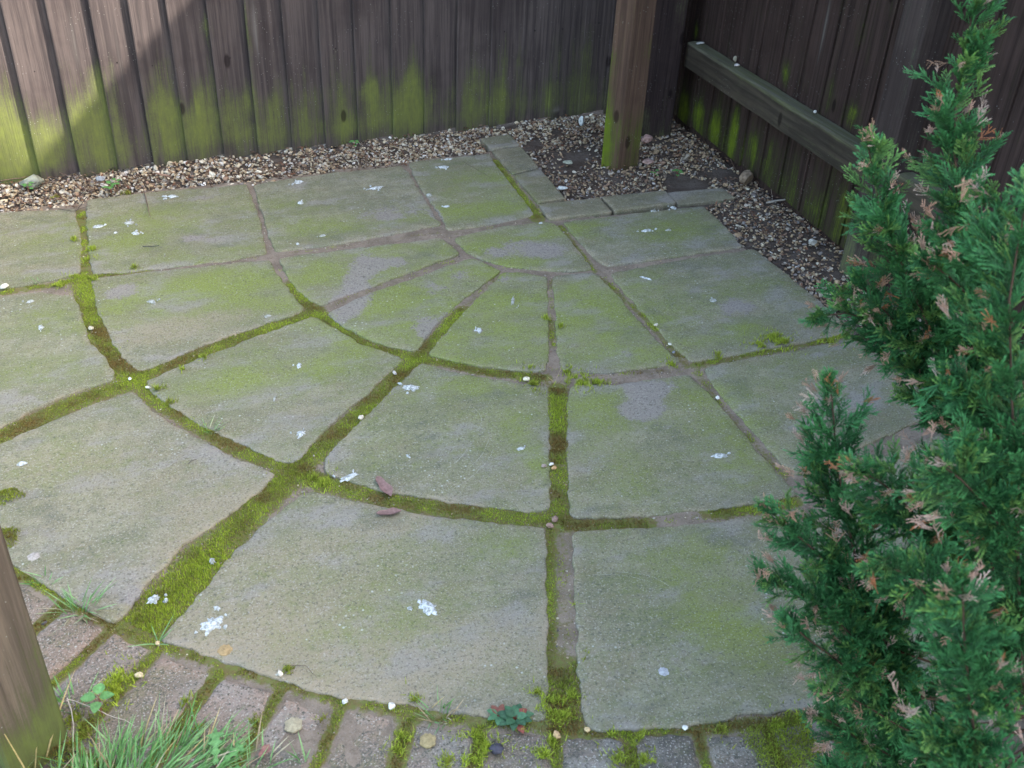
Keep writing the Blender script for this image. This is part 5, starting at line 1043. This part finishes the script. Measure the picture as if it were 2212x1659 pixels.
for li, (pl, dens) in enumerate(LEAD):
    Q = np.array([np.append(DP(u, v, d), r) for u, v, d, r in pl]); L = np.linalg.norm(np.diff(Q[:, :3], axis=0), axis=1).sum()
    tail = Q[-1, :3]
    STEM.append((np.vstack([Q[:, :3], [tail * .5 + base_pt * .5 + [0, 0, -.0]], [base_pt + rng.normal(0, .02, 3) * [1, 1, 0]]]), (.0010 + .0020 * L), ))
    nb = int(L / .0047 * dens)
    for i in range(nb):
        t = (i + rng.uniform(0, 1)) / nb; q = interp_poly(Q, t); p = q[:3]; r = q[3]
        d0 = interp_poly(Q, max(0, t - .03))[:3] - interp_poly(Q, min(1, t + .03))[:3]; d0 /= np.linalg.norm(d0)   # towards the tip
        e = rng.normal(size=3); e -= d0 * (e @ d0); e /= np.linalg.norm(e)
        an = rng.uniform(.55, 1.05); bd = d0 * math.cos(an) + e * math.sin(an); bl = max(r * (.74 if li == 0 else .86) * rng.uniform(.45, 1.2) / math.sin(an), .008)
        side = np.cross(bd, d0); side /= np.linalg.norm(side) + 1e-9
        steps = max(1, int(bl / .024))
        sc = np.clip(bl / .060, .30, 1.0) if steps == 1 else .85
        for k in range(steps):
            f0 = (k / steps) * .85; o0 = p + bd * bl * f0
            nd = bd + rng.normal(0, .25, 3) + d0 * .15; nd /= np.linalg.norm(nd)
            nn = np.cross(nd, side + rng.normal(0, .5, 3)); nn /= np.linalg.norm(nn) + 1e-9
            SPR_M.append((o0, nd, nn, sc * rng.uniform(.62, 1.0) * (1 if k < steps - 1 or steps == 1 else .8), 0, li, f0))
        if rng.uniform() < .30:
            tip = p + bd * bl * rng.uniform(.92, 1.2)
            for _ in range(rng.integers(1, 4)):
                nd = bd + rng.normal(0, .35, 3); nd /= np.linalg.norm(nd); nn = np.cross(nd, rng.normal(size=3)); nn /= np.linalg.norm(nn)
                SPR_M.append((tip - nd * .014, nd, nn, rng.uniform(.20, .46), 1, li, 1))
    # tip sprays
    for _ in range(5):
        nd = Q[0, :3] - Q[1, :3]; nd /= np.linalg.norm(nd); nd = nd + rng.normal(0, .25, 3); nd /= np.linalg.norm(nd); nn = np.cross(nd, rng.normal(size=3)); nn /= np.linalg.norm(nn)
        SPR_M.append((Q[0, :3] - nd * .03, nd, nn, rng.uniform(.4, .6), 1 if rng.uniform() < (.5 if li in (1, 2, 7, 8) else .2) else 0, li, 1))
# general inner mass of the bush behind the visible leaders (right and below the frame)
for i in range(200):
    t = rng.uniform(0, 1); a = rng.uniform(0, 6.28); rr = .30 * math.sqrt(rng.uniform(.05, 1)) * (1.1 - .6 * t); p = base_pt + np.array([.06 + math.cos(a) * rr, .02 + math.sin(a) * rr * .9, .03 + t * 1.15])
    nd = np.array([math.cos(a) * .7, math.sin(a) * .7, .7]) + rng.normal(0, .25, 3); nd /= np.linalg.norm(nd); nn = np.cross(nd, rng.normal(size=3)); nn /= np.linalg.norm(nn)
    SPR_M.append((p, nd, nn, 1.3, 0, 99, 1))
def build_sprays(kind):
    Vs, Fs, Cs = [], [], []; off = 0
    for (o0, nd, nn, sc, kd, li, f0) in SPR_M:
        if kd != kind: continue
        V, F, T = (SPR if kind == 0 else SPD)[rng.integers(0, 4)]; y = np.cross(nn, nd); Rm = np.stack([nd, y, nn], 1)
        if kind == 1: Vv = V * np.array([1, .5, 1.4]) * sc
        else: Vv = V * sc
        Vw = Vv @ Rm.T + o0
        if kind == 0:
            hue = rng.uniform(); yel = 1.0 if rng.uniform() < .22 else 0.0
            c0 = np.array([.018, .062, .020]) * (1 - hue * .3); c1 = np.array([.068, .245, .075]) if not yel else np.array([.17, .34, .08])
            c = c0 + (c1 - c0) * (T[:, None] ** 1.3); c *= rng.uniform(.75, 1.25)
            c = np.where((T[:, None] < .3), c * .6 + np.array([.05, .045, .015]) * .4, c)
        else:
            bc = [np.array([.50, .30, .20]), np.array([.56, .38, .29]), np.array([.42, .17, .075]), np.array([.60, .45, .36])][rng.choice(4, p=[.4, .3, .12, .18])]
            c = np.tile(bc, (len(V), 1)) * (.75 + .35 * T[:, None]) * rng.uniform(.8, 1.15)
        Vs.append(Vw); Fs.append(F + off); Cs.append(c); off += len(V)
    return np.concatenate(Vs), np.concatenate(Fs), np.concatenate(Cs)
tree = empty('conifer_shrub', tuple(base_pt)); tag(tree, 'feathery blue-green cypress shrub with browned tips, filling the right side', 'conifer shrub')
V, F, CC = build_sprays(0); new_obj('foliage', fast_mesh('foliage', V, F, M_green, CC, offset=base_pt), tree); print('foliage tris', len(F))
V, F, CC = build_sprays(1); ft = new_obj('dead_foliage', fast_mesh('dead_foliage', V, F, M_grass, CC, offset=base_pt), tree); ft['label'] = 'withered pinkish brown shoot tips'
V, F = [], []
for pts, r in STEM:
    n = 26; P_ = np.array([interp_poly(pts, t) for t in np.linspace(.02, 1, n)]); b0 = len(V)
    for i in range(n):
        d = P_[min(i + 1, n - 1)] - P_[max(0, i - 1)]; d /= np.linalg.norm(d) + 1e-9; s = np.cross(d, [.3, .2, 1]); s /= np.linalg.norm(s) + 1e-9; q = np.cross(s, d); rr = .0010 + r * (i / n)
        for k in range(7): V.append(P_[i] + (s * math.cos(k * .898) + q * math.sin(k * .898)) * rr)
    for i in range(n - 1):
        for k in range(7): F.append((b0 + i * 7 + k, b0 + i * 7 + (k + 1) % 7, b0 + (i + 1) * 7 + (k + 1) % 7, b0 + (i + 1) * 7 + k))
new_obj('trunk', fast_mesh('trunk', V, np.array(F), M_twig, np.tile((.09, .055, .035), (len(V), 1)), smooth=True, offset=base_pt), tree)
